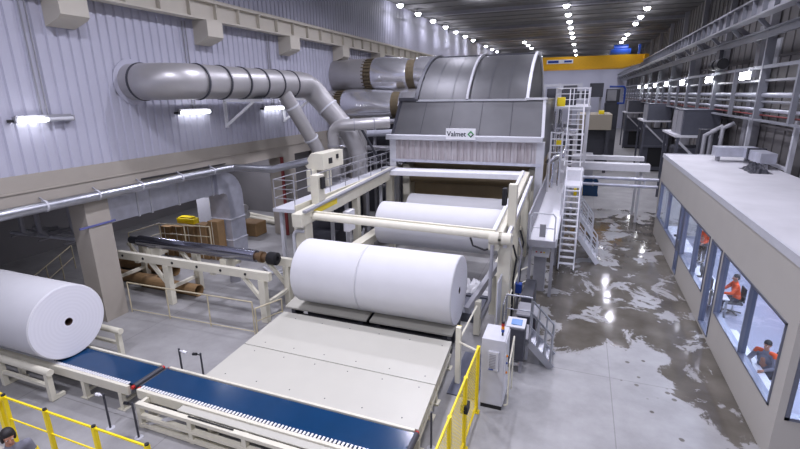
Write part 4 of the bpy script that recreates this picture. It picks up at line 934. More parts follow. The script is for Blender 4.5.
def fence_panel(t, p, q, z0, z1, m, cell=.09, wire=.006):
    p, q = Vector(p), Vector(q); d = q-p; L = d.length; d.normalize(); b = MB()
    n = int(L/cell)
    for i in range(n+1):
        s_ = p+d*(L*i/n); b.bar((s_.x, s_.y, z0), (s_.x, s_.y, z1), wire)
    k = int((z1-z0)/cell)
    for j in range(k+1):
        z = z0+(z1-z0)*j/k; b.bar((p.x, p.y, z), (q.x, q.y, z), wire)
    return b.build('mesh_panel', m, t, smooth=0)
t = thing('safety_fence', 'yellow mesh safety fence between table and control cabinet', 'fence', (-1.85, 8, 0))
ys = [9.95, 8.6, 7.25, 5.9, 4.6]
for y in ys:
    b = MB(); b.box(-1.89, -1.81, y-.04, y+.04, .02, 1.88); b.box(-1.93, -1.77, y-.08, y+.08, 0, .02); b.build('post', YEL, t, smooth=0)
for a, c in zip(ys, ys[1:]):
    fence_panel(t, (-1.85, c+.06, 0), (-1.85, a-.06, 0), .2, 1.84, YEL)
    for z in (1.86, .18): MB().box(-1.87, -1.83, c+.04, a-.04, z-.025, z+.025).build('panel_rail', YEL, t, smooth=0)
MB().box(-1.93, -1.77, 8.5, 8.75, 1.0, 1.2).build('latch', BLACK, t, smooth=0, bevel=.01)
t = thing('cream_post', 'cream upright post with yellow tip at the table corner', 'post', (-2.6, 11.0, 0))
MB().box(-2.66, -2.52, 10.9, 11.04, 0, 1.75).build('post', CREAM, t, smooth=0); MB().box(-2.65, -2.53, 11.04, 11.06, 1.3, 1.75).build('marking', YEL, t, smooth=0)
MB().tube([(-2.58, 10.97, 1.3), (-1.9, 10.0, 1.72)], .03, 8).build('rail', CREAM, t); MB().tube([(-2.6, 11.0, 1.3), (-2.5, 12.9, 1.5)], .03, 8).build('rail', CREAM, t)
tag(MB().box(-2.75, -1.95, 10.4, 12.6, .0, .04).build('steel_plate', mat('floor_plate', rgb(112, 116, 132), .4, .5, noise=.2, nscale=6), smooth=0), 'bluish steel floor plate at the foot of the cream post', 'floor plate')

PZ = 1.25
tag(MB().box(-12, -5.6, 1.8, 4.15, 0, PZ).build('operator_platform', CONC, smooth=0), 'raised operator platform under the yellow fence and the person', 'platform')
t = thing('safety_fence', 'yellow safety fence with mid rail in front of the person', 'fence', (-9, 4.05, PZ))
for x, y in ((-9.3, 4.05), (-8.17, 4.05), (-6.97, 4.05), (-5.8, 4.05)):
    b = MB(); b.box(x-.032, x+.032, y-.032, y+.032, PZ+.02, PZ+1.42); b.box(x-.09, x+.09, y-.09, y+.09, PZ, PZ+.02); b.build('post', YEL, t, smooth=0)
    MB().tube([(x, y, PZ+1.42), (x, y, PZ+1.445)], .034, 12).build('post_cap', BLACK, t)
MB().box(-9.3, -5.8, 4.036, 4.064, PZ+1.382, PZ+1.41).build('top_rail', YEL, t, smooth=0); MB().box(-9.3, -5.8, 4.04, 4.06, PZ+.93, PZ+.95).build('mid_rail', YEL, t, smooth=0)
MB().box(-9.3, -5.8, 4.03, 4.07, PZ+.12, PZ+.16).build('bottom_rail', YEL, t, smooth=0)
for x, y in ((-9.3, 2.6),):
    b = MB(); b.box(x-.045, x+.045, y-.045, y+.045, PZ, PZ+1.42); b.build('post', YEL, t, smooth=0)
b = MB(); b.box(-9.52, -9.41, 4.0, 4.1, PZ, PZ+1.42); b.build('post', YEL, t, smooth=0)
MB().box(-9.32, -9.28, 2.6, 4.05, PZ+1.35, PZ+1.41).build('top_rail', YEL, t, smooth=0)

# ------------------------------------------------------------------ glazed control room
CX, CY0, CY1, CZ, CXR = 4.42, 10.55, 28.65, 4.42, 8.1
t = thing('control_room', 'long beige control room with big windows and pale flat roof', 'control room', (6.2, 19.6, 0))
ZS, ZH = 1.1, 3.1
wins = [(10.98, 15.72), (17.42, 21.5), (22.4, 28.1)]; doors = [(15.95, 17.15), (21.62, 22.3)]
def wallx(y0, y1, z0, z1): b.box(CX, CX+.12, y0, y1, z0, z1)
b = MB(); wallx(CY0, CY1, ZH, CZ); ed = CY0
for y0, y1 in wins: wallx(y0, y1, 0, ZS)
for y0, y1 in doors: wallx(y0, y1, 0, .12)
cuts = sorted(wins+doors); prev = CY0
for y0, y1 in cuts: wallx(prev, y0, 0, ZH); prev = y1
wallx(prev, CY1, 0, ZH); b.build('side_wall', CABIN, t, smooth=0)
b = MB(); b.box(CX+.12, CX+.16, CY0, CY0+.12, 0, CZ); b.box(CX+.16, CXR, CY0, CY0+.12, 0, ZS); b.box(CX+.16, CXR, CY0, CY0+.12, ZH, CZ); b.build('end_wall', CABIN, t, smooth=0)
MB().box(CX+.12, CXR, CY1-.12, CY1, 0, CZ).build('end_wall', CABIN, t, smooth=0)
b = MB(); b.box(CXR-.12, CXR, CY0+.12, CY1-.12, 0, CZ); b.build('back_wall', WHITEROOM, t, smooth=0)
b = MB(); b.box(CX-.02, CXR, CY0-.02, CY1+.02, CZ, CZ+.1); b.build('roof', ROOFM, t, smooth=0)
b = MB(); b.box(CX-.05, CX+.03, CY0-.05, CY1+.05, CZ-.06, CZ+.14); b.box(CX-.05, CXR, CY0-.05, CY0+.02, CZ-.06, CZ+.14); b.box(CX-.05, CXR, CY1-.02, CY1+.05, CZ-.06, CZ+.14); b.build('roof_edge', LGREY, t, smooth=0)
MB().box(CX+.12, CXR-.12, CY0+.12, CY1-.12, .02, .06).build('room_floor', mat('room_floor_vinyl', rgb(150, 152, 166), .5), t, smooth=0)
MB().box(CX+.12, CXR-.12, CY0+.12, CY1-.12, ZH+.25, ZH+.3).build('room_ceiling', WHITEROOM, t, smooth=0)
def window(y0, y1, mull, z0=ZS, z1=ZH, name='window'):
    b = MB(); fw = .05
    b.box(CX-.03, CX+.15, y0, y0+fw, z0, z1); b.box(CX-.03, CX+.15, y1-fw, y1, z0, z1); b.box(CX-.03, CX+.15, y0, y1, z0, z0+fw); b.box(CX-.03, CX+.15, y0, y1, z1-fw, z1)
    for m_ in mull: b.box(CX-.03, CX+.15, m_-fw/2, m_+fw/2, z0, z1)
    f_ = b.build(name, TRIM, t, smooth=0)
    MB().box(CX+.05, CX+.06, y0+fw, y1-fw, z0+fw, z1-fw).build('glass', GLASS, f_, smooth=0)
    return f_
window(*wins[0], [13.22]); window(*wins[1], [19.3]); window(*wins[2], [25.5])
for y0, y1 in doors:
    f_ = window(y0, y1, [], .12, ZH, 'door'); MB().box(CX-.09, CX-.04, y0+.1, y0+.2, 1.2, 1.7).build('handle', STEEL, f_, smooth=0)
b = MB(); fw = .07
for a in ((CX+.14, CX+.22, ZS, ZH), (CXR-.2, CXR-.13, ZS, ZH), (CX+.14, CXR-.13, ZS, ZS+fw), (CX+.14, CXR-.13, ZH-fw, ZH)): b.box(a[0], a[1], CY0-.03, CY0+.15, a[2], a[3])
f_ = b.build('window', TRIM, t, smooth=0); MB().box(CX+.22, CXR-.2, CY0+.05, CY0+.06, ZS+fw, ZH-fw).build('glass', GLASS, f_, smooth=0)
for i, y in enumerate((12.2, 14.8, 18.2, 20.4, 24.0, 26.6)):
    q = thing('ceiling_panel_light', 'flat white ceiling light inside the control room, %s from the camera end' % NTH[i], 'ceiling light', (6.4, y, ZH+.2), 'control room ceiling lights')
    MB().box(6.0, 6.8, y-.3, y+.3, ZH+.2, ZH+.25).build('diffuser', mat('panel_light', rgb(250, 250, 255), .4, emit=((.85, .88, 1, 1), 5)) if i == 0 else MATS['panel_light'], q, smooth=0)
    l = bpy.data.lights.new('panel_light', 'AREA'); l.shape = 'RECTANGLE'; l.size = .8; l.size_y = .6; l.energy = 165; l.color = (.84, .88, 1)
    o = bpy.data.objects.new('panel_light', l); o.location = (6.4, y, ZH+.18); COL.objects.link(o)
def desk(label, x0, x1, y0, y1, z=.78):
    q = thing('office_desk', label, 'desk', ((x0+x1)/2, (y0+y1)/2, .06)); MB().box(x0, x1, y0, y1, z-.04, z).build('desk_top', WHITEP, q, smooth=0)
    for x in (x0+.06, x1-.06):
        for y in (y0+.06, y1-.06): MB().box(x-.03, x+.03, y-.03, y+.03, .06, z-.04).build('leg', GREYP, q, smooth=0)
desk('white desk along the window before the seated man', 4.58, 5.0, 11.2, 15.4)
desk('white desk at the middle window of the control room', 4.62, 5.4, 17.8, 21.2)
desk('white desk at the far window of the control room', 4.62, 5.4, 23, 27.6)
def monitor(label, x, y, z=.78, rot=PI/2):
    q = thing('monitor', label, 'monitor', (x, y, z), 'control room monitors')
    MB().box(x-.12, x+.12, y-.1, y+.1, z, z+.02).build('base', BLACK, q, smooth=0); MB().box(x-.02, x+.02, y-.02, y+.02, z, z+.2).build('stem', BLACK, q, smooth=0)
    MB().box(x-.02, x+.02, y-.27, y+.27, z+.14, z+.5).build('bezel', BLACK, q, smooth=0); MB().box(x+.02, x+.024, y-.25, y+.25, z+.16, z+.48).build('screen', SCREEN, q, smooth=0)
monitor('monitor on the middle desk, toward the seated man', 4.95, 18.6); monitor('monitor on the middle desk beside the dark phone', 4.95, 19.9); monitor('monitor on the far desk', 4.95, 24.6)
def chair(label, x, y):
    q = thing('office_chair', label, 'chair', (x, y, .06), 'office chairs')
    MB().box(x-.24, x+.24, y-.24, y+.24, .45, .53, bev=.03).build('seat', CLOTHK, q); MB().box(x+.22, x+.28, y-.22, y+.22, .55, 1.08, bev=.025).build('backrest', CLOTHK, q)
    MB().bar((x+.2, y, .48), (x+.27, y, .8), .05).build('back_bar', BLACK, q, smooth=0); MB().tube([(x, y, .12), (x, y, .45)], .03, 10).build('stem', STEEL, q)
    for k in range(5):
        a = 2*PI*k/5; MB().bar((x, y, .13), (x+.27*math.cos(a), y+.27*math.sin(a), .1), .04).build('leg', BLACK, q, smooth=0); MB().ball((x+.27*math.cos(a), y+.27*math.sin(a), .088), .028, 8).build('caster', BLACK, q)
chair('black office chair under the seated man', 5.2, 13.5); chair('black office chair at the middle desk', 5.7, 18.4); chair('black office chair by the end window', 5.75, 11.2)
q = thing('white_board', 'white board on the back wall behind the seated man', 'board', (7.9, 14.4, 1.4)); MB().box(7.9, 7.97, 13.6, 15.6, 1.3, 2.4).build('panel', SIGNW, q, smooth=0)
b = MB(); b.box(7.3, 7.9, 16.4, 17.6, .06, 2.1); tag(b.build('tall_cupboard', LGREY, smooth=0), 'tall pale cupboard against the back wall', 'cupboard')
b = MB(); b.box(7.3, 7.5, 19.0, 19.9, .06, 2.2); tag(b.build('orange_cabinet', ORANGE, smooth=0), 'orange narrow cabinet inside the control room', 'cabinet')
for i, (x, y) in enumerate(((4.9, 18.05), (4.9, 21.0), (5.0, 25.6))):
    tag(MB().box(x-.1, x+.1, y-.08, y+.08, .78, .86, bev=.02).build('desk_phone', BLACK, smooth=0), ['dark phone on the middle desk near its end', 'dark phone on the middle desk toward the far desk', 'dark phone on the far desk'][i], 'phone', 'desk phones')

# roof clutter
q = thing('roof_duct', 'silver air duct lying on the far end of the cabin roof', 'duct', (6.9, 26.6, CZ+.1))
MB().box(6.2, 7.9, 26.1, 26.9, CZ+.35, CZ+.8).build('long_section', GALV, q, smooth=0, bevel=.02); MB().box(7.3, 7.9, 23.8, 26.1, CZ+.35, CZ+.8).build('long_section', GALV, q, smooth=0, bevel=.02)
MB().box(7.25, 7.95, 25.3, 25.5, CZ+.3, CZ+.86).build('flange', DGREY, q, smooth=0)
for x, y in ((6.4, 26.5), (7.6, 26.5), (7.6, 24.1)): MB().box(x-.06, x+.06, y-.2, y+.2, CZ+.1, CZ+.35).build('foot', GREYP, q, smooth=0)
crumple('dark_tarp', 'crumpled dark tarpaulin lying on the cabin roof', 'tarpaulin', 6.7, 7.5, 22.6, 24.2, CZ+.1, .42, DGREY, 12, 10)
q = thing('upright_frame', 'tall pale steel frame standing on the cabin roof edge', 'frame', (8.1, 26.5, CZ))
MB().box(8.12, 8.28, 23.3, 23.5, 0, 6.6).build('post', LGREY, q, smooth=0); MB().box(8.12, 8.28, 29.0, 29.2, 0, 6.6).build('post', LGREY, q, smooth=0)
MB().box(8.14, 8.26, 23.5, 29.0, 4.55, 4.68).build('bottom_rail', LGREY, q, smooth=0)

# ------------------------------------------------------------------ steel rack, pipes, floodlights along the panelled wall
t = thing('pipe_rack', 'long pale steel rack of posts and pipes along the panelled wall', 'pipe rack', (7.7, 60, 6.4))
for i in range(22):
    y = 14.4+4.15*i; big = i % 2 == 1
    MB().box(7.6, 7.78 if not big else 7.95, y-.09, y+.09, 6.45, 8.95 if not big else 10.15).build('post', RACK, t, smooth=0)
for z, h, n in ((8.84, .14, 'upper_rail'), (6.48, .1, 'lower_rail')): MB().box(7.62, 7.74, 8, 110, z-h/2, z+h/2).build(n, RACK, t, smooth=0)
for z, r_, m, n in ((7.6, .11, GALV, 'pipe'), (7.3, .06, RACK, 'pipe'), (6.93, .08, GALV, 'pipe'), (6.7, .035, DRED, 'red_pipe')):
    MB().tube([(7.86, 8, z), (7.86, 110, z)], r_, 12).build(n, m, t)
MB().box(7.8, 8.28, 8, 110, 8.2, 8.3).build('cable_tray', GREYP, t, smooth=0)
FL = [30.7-2.6, 35.3, 44.0, 51.9, 59.5, 67.5, 75.5]
proto = None
for i, y in enumerate(FL):
    lab = 'lit twin floodlight on the pipe rack, %s from the camera end' % NTH[i]
    if proto is None:
        proto = thing('floodlight', lab, 'floodlight', (7.5, y, 8.4), 'twin floodlights on the pipe rack')
        for d in (-.36, .36):
            hh = MB().box(7.36, 7.6, y+d-.3, y+d+.3, 8.42, 8.66).build('housing', GREYP, proto, smooth=0)
            b = MB(); b.bar((7.33, y+d-.3, 8.5), (7.33, y+d+.3, 8.5), .1, .34); b.build('lens', FLOOD, hh, smooth=0)
        MB().box(7.45, 7.62, y-.05, y+.05, 8.6, 8.9).build('bracket', GREYP, proto, smooth=0)
    else: copy_tree(proto, (7.5, y, 8.4), lab)
    l = lamp_or_fill(7.2, y, 8.45, 60, .4, rot=(0, math.radians(40), 0))
q = thing('hoist_unit', 'dark twin-drum unit hanging from the runway near the brightest floodlights', 'hoist', (7.3, 33.5, 9.2))
MB().tube([(7.3, 32.4, 9.3), (7.3, 33.2, 9.3)], .3, 16).build('drum', BLACK, q); MB().tube([(7.3, 33.7, 9.3), (7.3, 34.5, 9.3)], .3, 16).build('drum', BLACK, q)
MB().box(7.2, 7.4, 33.1, 33.8, 9.2, 10.1).build('hanger', DGREY, q, smooth=0)
tag(MB().box(8.86, 8.94, 29.3, 31.6, 8.9, 10.3).build('wall_box', LGREY, smooth=0), 'pale plate on the panelled wall behind the floodlights', 'panel')

# air handling units on bracketed platforms
proto = None
for i, (y, x) in enumerate(((34.6, 5.95), (52.2, 5.95), (74.0, 5.95))):
    lab = ['big grey air handling unit on platform, closest to the control room', 'grey air handling unit on platform, middle of three', 'small-looking grey air handling unit closest to the yellow crane'][i]
    if proto is None:
        proto = thing('air_handling_unit', lab, 'air handling unit', (x, y, 4.98), 'air handling units on platforms')
        MB().box(6.15, 8.2, y+.15, y+3.4, 5.08, 6.62).build('casing', AHU, proto, smooth=0, bevel=.02)
        for a in (.2, 1.8): MB().box(6.08, 6.15, y+a, y+a+1.5, 5.12, 6.58).build('access_door', GREYP, proto, smooth=0)
        MB().box(6.2, 8.2, y+.1, y+.15, 5.12, 6.58).build('front_panel', AHU, proto, smooth=0); MB().box(6.1, 8.25, y+.1, y+3.45, 6.62, 6.68).build('lid', AHU, proto, smooth=0)
        stand0 = thing('unit_platform', 'white-edged steel platform under the air unit closest to the control room', 'platform', (x, y, 0), 'platforms under the air units')
        MB().box(5.8, 8.28, y-.1, y+5.2, 4.94, 5.08).build('deck', WHITEP, stand0, smooth=0)
        for dx, dy in ((.1, 0), (2.25, 0), (.1, 4.9), (2.25, 4.9)): MB().box(5.8+dx, 5.96+dx, y+dy-.08, y+dy+.08, 0, 4.94).build('leg', AHU, stand0, smooth=0)
        MB().bar((5.9, y, 4.8), (8.2, y, 2.6), .14).build('diagonal', LGREY, stand0, smooth=0)
        MB().box(5.85, 8.25, y-.06, y+.06, 2.5, 2.65).build('cross_beam', AHU, stand0, smooth=0)
        low0 = thing('fan_cabinet', 'grey fan cabinet below the air unit closest to the control room', 'fan cabinet', (x, y, 0), 'fan cabinets below the air units')
        MB().box(6.1, 8.2, y+.4, y+3.0, .12, 4.2).build('casing', AHU, low0, smooth=0, bevel=.02)
        for k in (0, 1): MB().box(6.03, 6.1, y+.5+1.25*k, y+1.6+1.25*k, 2.4, 4.1).build('access_door', DGREY, low0, smooth=0)
        MB().box(6.2, 8.4, y+.5, y+2.9, 0, .12).build('plinth', BLACK, low0, smooth=0)
        MB().box(6.6, 8.0, y+.34, y+.4, .5, 2.4).build('dark_opening', BLACK, low0, smooth=0)
    else:
        copy_tree(proto, (x, y, 4.98), lab)
        copy_tree(stand0, (x, y, 0), ['', 'white-edged steel platform under the middle air unit', 'white-edged steel platform under the air unit closest to the crane'][i])
        copy_tree(low0, (x, y, 0), ['', 'grey fan cabinet below the middle air unit', 'grey fan cabinet below the air unit closest to the crane'][i])
q = thing('valve_station', 'dark valve station with bent pipes behind the cabin roof', 'valve station', (6.9, 31, 0))
for k, (x, y) in enumerate(((6.6, 30.6), (7.0, 31.0), (7.4, 30.6))): MB().tube([(x, y, 0), (x, y, 5.4+.2*k), (x+.5, y, 5.7+.2*k)], .12, 10).build('pipe', GREYP, q)
MB().box(6.5, 7.4, 31.2, 31.8, 0, 5.7).build('block', DGREY, q, smooth=0)

# ------------------------------------------------------------------ bridge of pipes and trays over the aisle
q = thing('pipe_bridge', 'pale trays and grey pipes bridging the aisle to the control room', 'pipe bridge', (2.3, 30, 0))
MB().box(-.3, 4.1, 30.6, 31.4, 3.2, 3.62).build('cable_tray', WHITEP, q, smooth=0); MB().box(-.3, 4.0, 32.8, 33.4, 3.55, 3.8).build('cable_tray', WHITEP, q, smooth=0)
for z in (3.02, 2.62): MB().tube([(-.2, 28.95, z), (4.4, 28.95, z)], .09, 12).build('pipe', GALV, q)
for x in (1.0, 2.9):
    for z in (3.02, 2.62):
        b = MB(); ring(b, (x, 28.95, z), (1, 0, 0), .09, .04, .03); b.build('pipe_flange', LGREY, q)
for x in (3.7, -.1):
    MB().box(x-.07, x+.07, 30.9, 31.04, 0, 3.2).build('post', LGREY, q, smooth=0); MB().box(x-.05, x+.05, 28.85, 31, 2.82, 2.92).build('arm', LGREY, q, smooth=0)
    MB().box(x-.07, x+.07, 33.0, 33.14, 0, 3.55).build('post', LGREY, q, smooth=0); MB().box(x-.04, x+.04, 28.9, 29.0, 2.5, 3.1).build('clamp', LGREY, q, smooth=0)

# ------------------------------------------------------------------ far machinery down the hall
q = thing('far_machine', 'beige long machine housing down the hall under dark ducts', 'machine', (1.3, 51, 0))
MB().box(-.4, 2.85, 50, 56, 4.25, 5.75).build('housing', mat('housing_beige', rgb(150, 142, 126), .6), q, smooth=0, bevel=.03)
for x in (-.2, 2.6):
    for y in (50.3, 55.7): MB().box(x-.15, x+.15, y-.15, y+.15, 0, 4.25).build('leg', DGREY, q, smooth=0)
MB().box(-.3, 2.4, 51, 55.5, 1.0, 4.25).build('lower_block', DGREY, q, smooth=0)
b = MB(); b.box(1.6, 2.1, 50.5, 51.2, 5.75, 6.1, bev=.03); b.build('beacon_box', YEL, q)
q = thing('far_duct', 'dark stepped duct above the beige far machine', 'duct', (.6, 62, 0))
MB().box(-1.4, .9, 61, 64, 7.0, 8.0).build('duct_run', DGREY, q, smooth=0, bevel=.05); MB().box(.7, 2.2, 61, 64, 7.3, 8.9).build('duct_step', DGREY, q, smooth=0, bevel=.05)
for x in (-1.2, .8, 2.0): MB().box(x-.12, x+.12, 62, 62.3, 0, 7.3).build('leg', GREYP, q, smooth=0)
FARM = mat('far_machine_beige', rgb(140, 134, 120), .6)
q = thing('far_tower', 'dark layered tower with blue pipe before the end wall', 'machine', (3.4, 66, 0))
for k in range(4): MB().box(2.5+.1*k, 4.2-.1*k, 65, 68, 2.0+1.6*k, 3.3+1.6*k).build('tier', GREYP if k == 3 else DGREY, q, smooth=0)
MB().box(2.8, 4.3, 65.2, 67.8, 0, 8.2).build('core', DGREY, q, smooth=0); MB().tube([(3.0, 64.9, 8.5), (4.6, 64.9, 8.5), (4.8, 64.9, 8.2), (4.8, 64.9, 6.5), (4.1, 65.2, 6.5)], .13, 12).build('pipe', BLUE, q)
for i, (x0, x1, y0, y1, z, m, lab) in enumerate(((.6, 1.7, 38.2, 39.0, 1.2, MATS['navy_belt'], 'dark blue electrical box standing on the aisle floor past the bridge'),
        (-.4, .5, 40, 42, 2.6, GREYP, 'grey machine block past the bridge with yellow foot'), (-1.6, -.5, 43, 47, 4.0, DGREY, 'tall dark machine block under the gallery'),
        (2.2, 3.2, 58, 60, 3.2, DGREY, 'dark machine block deep in the aisle'), (.4, 1.4, 44, 46, 2.2, GREYP, 'grey machine block low under the beige housing'))):
    b = MB(); b.box(x0, x1, y0, y1, 0, z); b.box(x0+.1, x1-.1, y0+.1, y1-.1, z, z+.3); b.box(x0-.05, x1+.05, y0-.05, y1+.05, 0, .12); tag(b.build('machine_block', m, smooth=0, bevel=.02), lab, 'machine')
for i, (x, lab) in enumerate(((.1, 'yellow foot plate past the bridge, next to the stair'), (.5, 'yellow foot plate past the bridge, next to the dark blue box'))):
    tag(MB().box(x-.2, x+.1, 37.2, 37.5, 0, .7).build('foot_plate', YEL, smooth=0), lab, 'plate', 'yellow foot plates past the bridge')
q = thing('far_rack', 'grey pipe scaffold beyond the hood', 'scaffold', (-1.2, 46, 0))
for x in (-3.5, -1.9, -.2):
    for y in (42.5, 48): MB().box(x-.08, x+.08, y-.08, y+.08, 0, 8.6).build('upright', LGREY, q, smooth=0)
for z in (3.0, 5.0, 6.8, 8.4):
    for y in (42.5, 48): MB().box(-3.6, -.1, y-.06, y+.06, z, z+.12).build('ledger', LGREY, q, smooth=0)
tag(MB().box(-3.0, -.9, 44, 46, 6.92, 8.2, bev=.05).build('drive_unit', DGREY), 'dark drive unit on the far pipe scaffold', 'machine')

# ------------------------------------------------------------------ people
def remeshed(b, name, m, parent, voxel=.012, smooth_it=4):
    me = bpy.data.meshes.new('tmp'); b.bm.to_mesh(me); b.bm.free(); o = bpy.data.objects.new('tmp', me); COL.objects.link(o)
    r_ = o.modifiers.new('r', 'REMESH'); r_.mode = 'VOXEL'; r_.voxel_size = voxel
    s_ = o.modifiers.new('s', 'SMOOTH'); s_.iterations = smooth_it; s_.factor = .5
    dg = bpy.context.evaluated_depsgraph_get(); dg.update(); m2 = bpy.data.meshes.new_from_object(o.evaluated_get(dg))
    bpy.data.objects.remove(o); b2 = MB(); b2.bm.from_mesh(m2); bpy.data.meshes.remove(m2)
    return b2.build(name, m, parent, smooth=80)
def limb(b, pts, rs):
    pts = [Vector(p) for p in pts]
    for p, q, r0, r1 in zip(pts, pts[1:], rs, rs[1:]):
        b.tube([p, q], [r0, r1], 14); b.ball(p, r0, 12); b.ball(q, r1, 12)
def hand(b, wrist, d, side_v, curl=.35):
    """palm from the wrist along d; side_v points to the thumb side"""
    w, d, s_ = Vector(wrist), Vector(d).normalized(), Vector(side_v).normalized(); n = d.cross(s_)
    if n.z > 0: n = -n
    limb(b, [w, w+d*.05, w+d*.085], [.026, .034, .036])
    b.ball(w+d*.06, (.042, .042, .03), 12)
    for k, L in ((-1.5, .062), (-.5, .075), (.5, .08), (1.5, .072)):
        a = w+d*.085+s_*(k*.019); c = a+d*L*.5+n*(L*.15); e = c+d*L*.42+n*(L*curl)
        limb(b, [a, c, e], [.0105, .0095, .008])
    a = w+d*.03+s_*.03; c = a+d*.035+s_*.03; limb(b, [a, c, c+d*.035+s_*.005+n*.01], [.014, .011, .009])
def head(b, c, yaw, pitch=0.0):
    R_ = Matrix.Rotation(yaw, 3, 'Z') @ Matrix.Rotation(pitch, 3, 'X'); c = Vector(c)   # face looks along +Y of R_
    P_ = lambda x, y, z: c + R_ @ Vector((x, y, z))
    b.ball(P_(0, -.012, .03), (.076, .095, .09), 20, R_); b.ball(P_(0, .02, -.045), (.058, .07, .07), 18, R_); b.ball(P_(0, .062, -.088), (.03, .026, .024), 12, R_)
    b.tube([P_(0, .088, .022), P_(0, .112, -.028)], [.011, .017], 10); b.ball(P_(0, .108, -.03), .016, 10)
    b.ball(P_(0, .084, -.064), (.026, .012, .009), 10, R_)
    for s_ in (-1, 1): b.ball(P_(.078*s_, -.01, -.005), (.01, .02, .03), 10, R_); b.ball(P_(.032*s_, .078, .034), (.024, .012, .007), 8, R_)
    return P_, R_
def person(label, base, hip, chest, neck, headc, yaw, pitch, arms, legs, top, trousers, band=None, hairlen=0):
    t = thing('person', label, 'person', base); b = MB()
    hip, chest, neck, headc = map(Vector, (hip, chest, neck, headc))
    limb(b, [neck-Vector((0, 0, .05)), headc-Vector((0, 0, .03))], [.06, .052]); limb(b, [hip, chest], [.12, .14])
    P_, R_ = head(b, headc, yaw, pitch)
    for sh, el, wr, d, s_ in arms:
        limb(b, [chest+Vector((0, 0, .1)), sh, el, wr], [.08, .05, .04, .027]); hand(b, wr, d, s_)
    for hp, kn, an, toe in legs: limb(b, [hp, kn, an], [.08, .055, .04]); limb(b, [an, toe], [.04, .032])
    remeshed(b, 'body', SKIN, t, .009, 3)
    b = MB()
    rt = Matrix.Rotation(yaw, 3, 'Z')
    def ell(c, a, bb, cc): b.ball(c, (a, bb, cc), 20, rt)
    ell(hip.lerp(chest, .15), .175, .13, .16); ell(hip.lerp(chest, .55), .175, .125, .19); ell(chest, .19, .13, .18); ell(chest+Vector((0, 0, .09)), .17, .105, .1)
    limb(b, [neck-Vector((0, 0, .08)), neck-Vector((0, 0, .02))], [.085, .068])
    for sh, el, wr, d, s_ in arms:
        e = Vector(wr).lerp(Vector(el), .12); limb(b, [chest+Vector((0, 0, .1)), sh, el, e], [.1, .072, .056, .042])
    j = remeshed(b, 'jacket', top, t, .014, 6)
    if band: band(t, arms, chest, rt)
    b = MB()
    for hp, kn, an, toe in legs: limb(b, [hp, kn, Vector(an).lerp(Vector(kn), .06)], [.105, .075, .058])
    limb(b, [legs[0][0], legs[1][0]], [.11, .11]); b.ball(hip, (.17, .14, .13), 16, rt); remeshed(b, 'trousers', trousers, t, .016, 5)
    for hp, kn, an, toe in legs:
        b = MB(); limb(b, [Vector(an)+Vector((0, 0, -.01)), toe], [.056, .044]); remeshed(b, 'shoe', BLACK, t, .012, 3)
    b = MB(); b.ball(P_(0, -.024, .058), (.087, .1, .088), 20, R_); b.ball(P_(0, -.062, .0), (.08, .06, .075), 16, R_)
    if hairlen:
        b.ball(P_(0, -.05, -.04), (.088, .065, .1), 16, R_)
        for s_ in (-1, 1): b.ball(P_(.075*s_, -.01, -.01), (.024, .05, .09), 12, R_)
    cut = P_(0, .0, .0)
    remeshed(b, 'hair', HAIR, t, .01, 3)
    for s_ in (-1, 1):
        b = MB(); b.ball(P_(.032*s_, .081, .014), (.014, .008, .008), 10, R_); e = b.build('eye', EYE, t)
        b = MB(); b.ball(P_(.032*s_, .0885, .014), .0055, 8); b.build('iris', HAIR, e)
    b = MB(); b.ball(P_(0, .092, -.064), (.024, .006, .006), 10, R_); b.build('lips', mat('lips', rgb(150, 84, 76), .5) if 'lips' not in MATS else MATS['lips'], t)
    return t
def shoulders(m):
    def f(t, arms, chest, rt):
        for sh, el, wr, d, s_ in arms:
            b = MB(); limb(b, [Vector(sh).lerp(chest+Vector((0, 0, .12)), .45)+Vector((0, 0, .05)), Vector(sh)+Vector((0, 0, .03)), Vector(sh).lerp(Vector(el), .2)+Vector((0, 0, .02))], [.07, .07, .064]); remeshed(b, 'shoulder_patch', m, t, .014, 4)
    return f
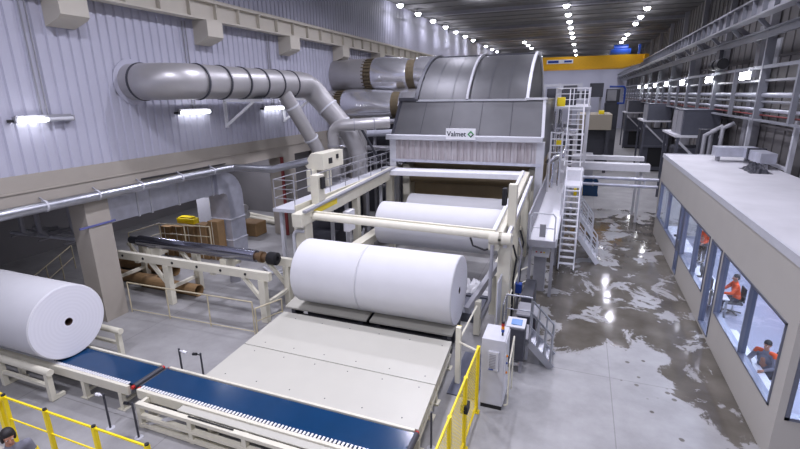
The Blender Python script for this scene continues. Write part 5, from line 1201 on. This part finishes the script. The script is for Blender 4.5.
def armband(m):
    def f(t, arms, chest, rt):
        for sh, el, wr, d, s_ in arms:
            a = Vector(sh).lerp(Vector(el), .52); c = Vector(sh).lerp(Vector(el), .74); MB().tube([a, c], [.072, .068], 18).build('arm_band', m, t)
    return f
def posed(label, bx, by, z0, yaw, seated, top, trousers, band=None, hairlen=0, reach=.5, pitch=-.15):
    R_ = Matrix.Rotation(yaw, 3, 'Z'); P = lambda x, y, z: Vector((bx, by, z0)) + R_ @ Vector((x, y, z)); D = lambda x, y, z: R_ @ Vector((x, y, z))
    if seated:
        arms = [(P(s*.2, .08, 1.1), P(s*.3, .24, .85), P(s*.14, reach, .775), D(-s*.35, 1, -.05), D(-s, 0, 0)) for s in (-1, 1)]
        legs = [(P(s*.1, .0, .54), P(s*.13, .44, .52), P(s*.13, .44, .07), P(s*.14, .62, .04)) for s in (-1, 1)]
        return person(label, (bx, by, z0), P(0, -.03, .56), P(0, .06, .95), P(0, .08, 1.21), P(0, .11, 1.35), yaw, pitch, arms, legs, top, trousers, band, hairlen)
    arms = [(P(s*.19, 0, 1.4), P(s*.27, .03, 1.12), P(s*.2, .24, 1.0), D(-s*.1, 1, -.3), D(-s, 0, 0)) for s in (-1, 1)]
    legs = [(P(s*.1, 0, .9), P(s*.11, .02, .47), P(s*.11, 0, .08), P(s*.13, .18, .045)) for s in (-1, 1)]
    return person(label, (bx, by, z0), P(0, 0, .93), P(0, 0, 1.26), P(0, 0, 1.51), P(0, .03, 1.65), yaw, pitch, arms, legs, top, trousers, band, hairlen)
# seated man at the near window, looking towards -x / down the aisle, forearms on the desk
posed('man in grey jacket with orange shoulders seated at the window desk', 5.12, 13.42, .06, 2.45, True, CLOTHG, CLOTHK, shoulders(ORANGE), reach=.42)
posed('worker in orange jacket standing behind the far desk', 5.85, 24.0, .06, PI/2+.6, False, ORANGE, CLOTHK)
posed('person in orange jacket seated at the middle desk', 5.75, 18.4, .06, PI/2, True, ORANGE, CLOTHK)
# person behind the yellow fence in the corner, looking down along the fence
posed('dark-haired person in grey sweater with yellow arm band behind the yellow fence', -7.70, 3.27, PZ, -PI/2-.3, False, CLOTHG, CLOTHK, armband(YEL), 1, pitch=-.3)
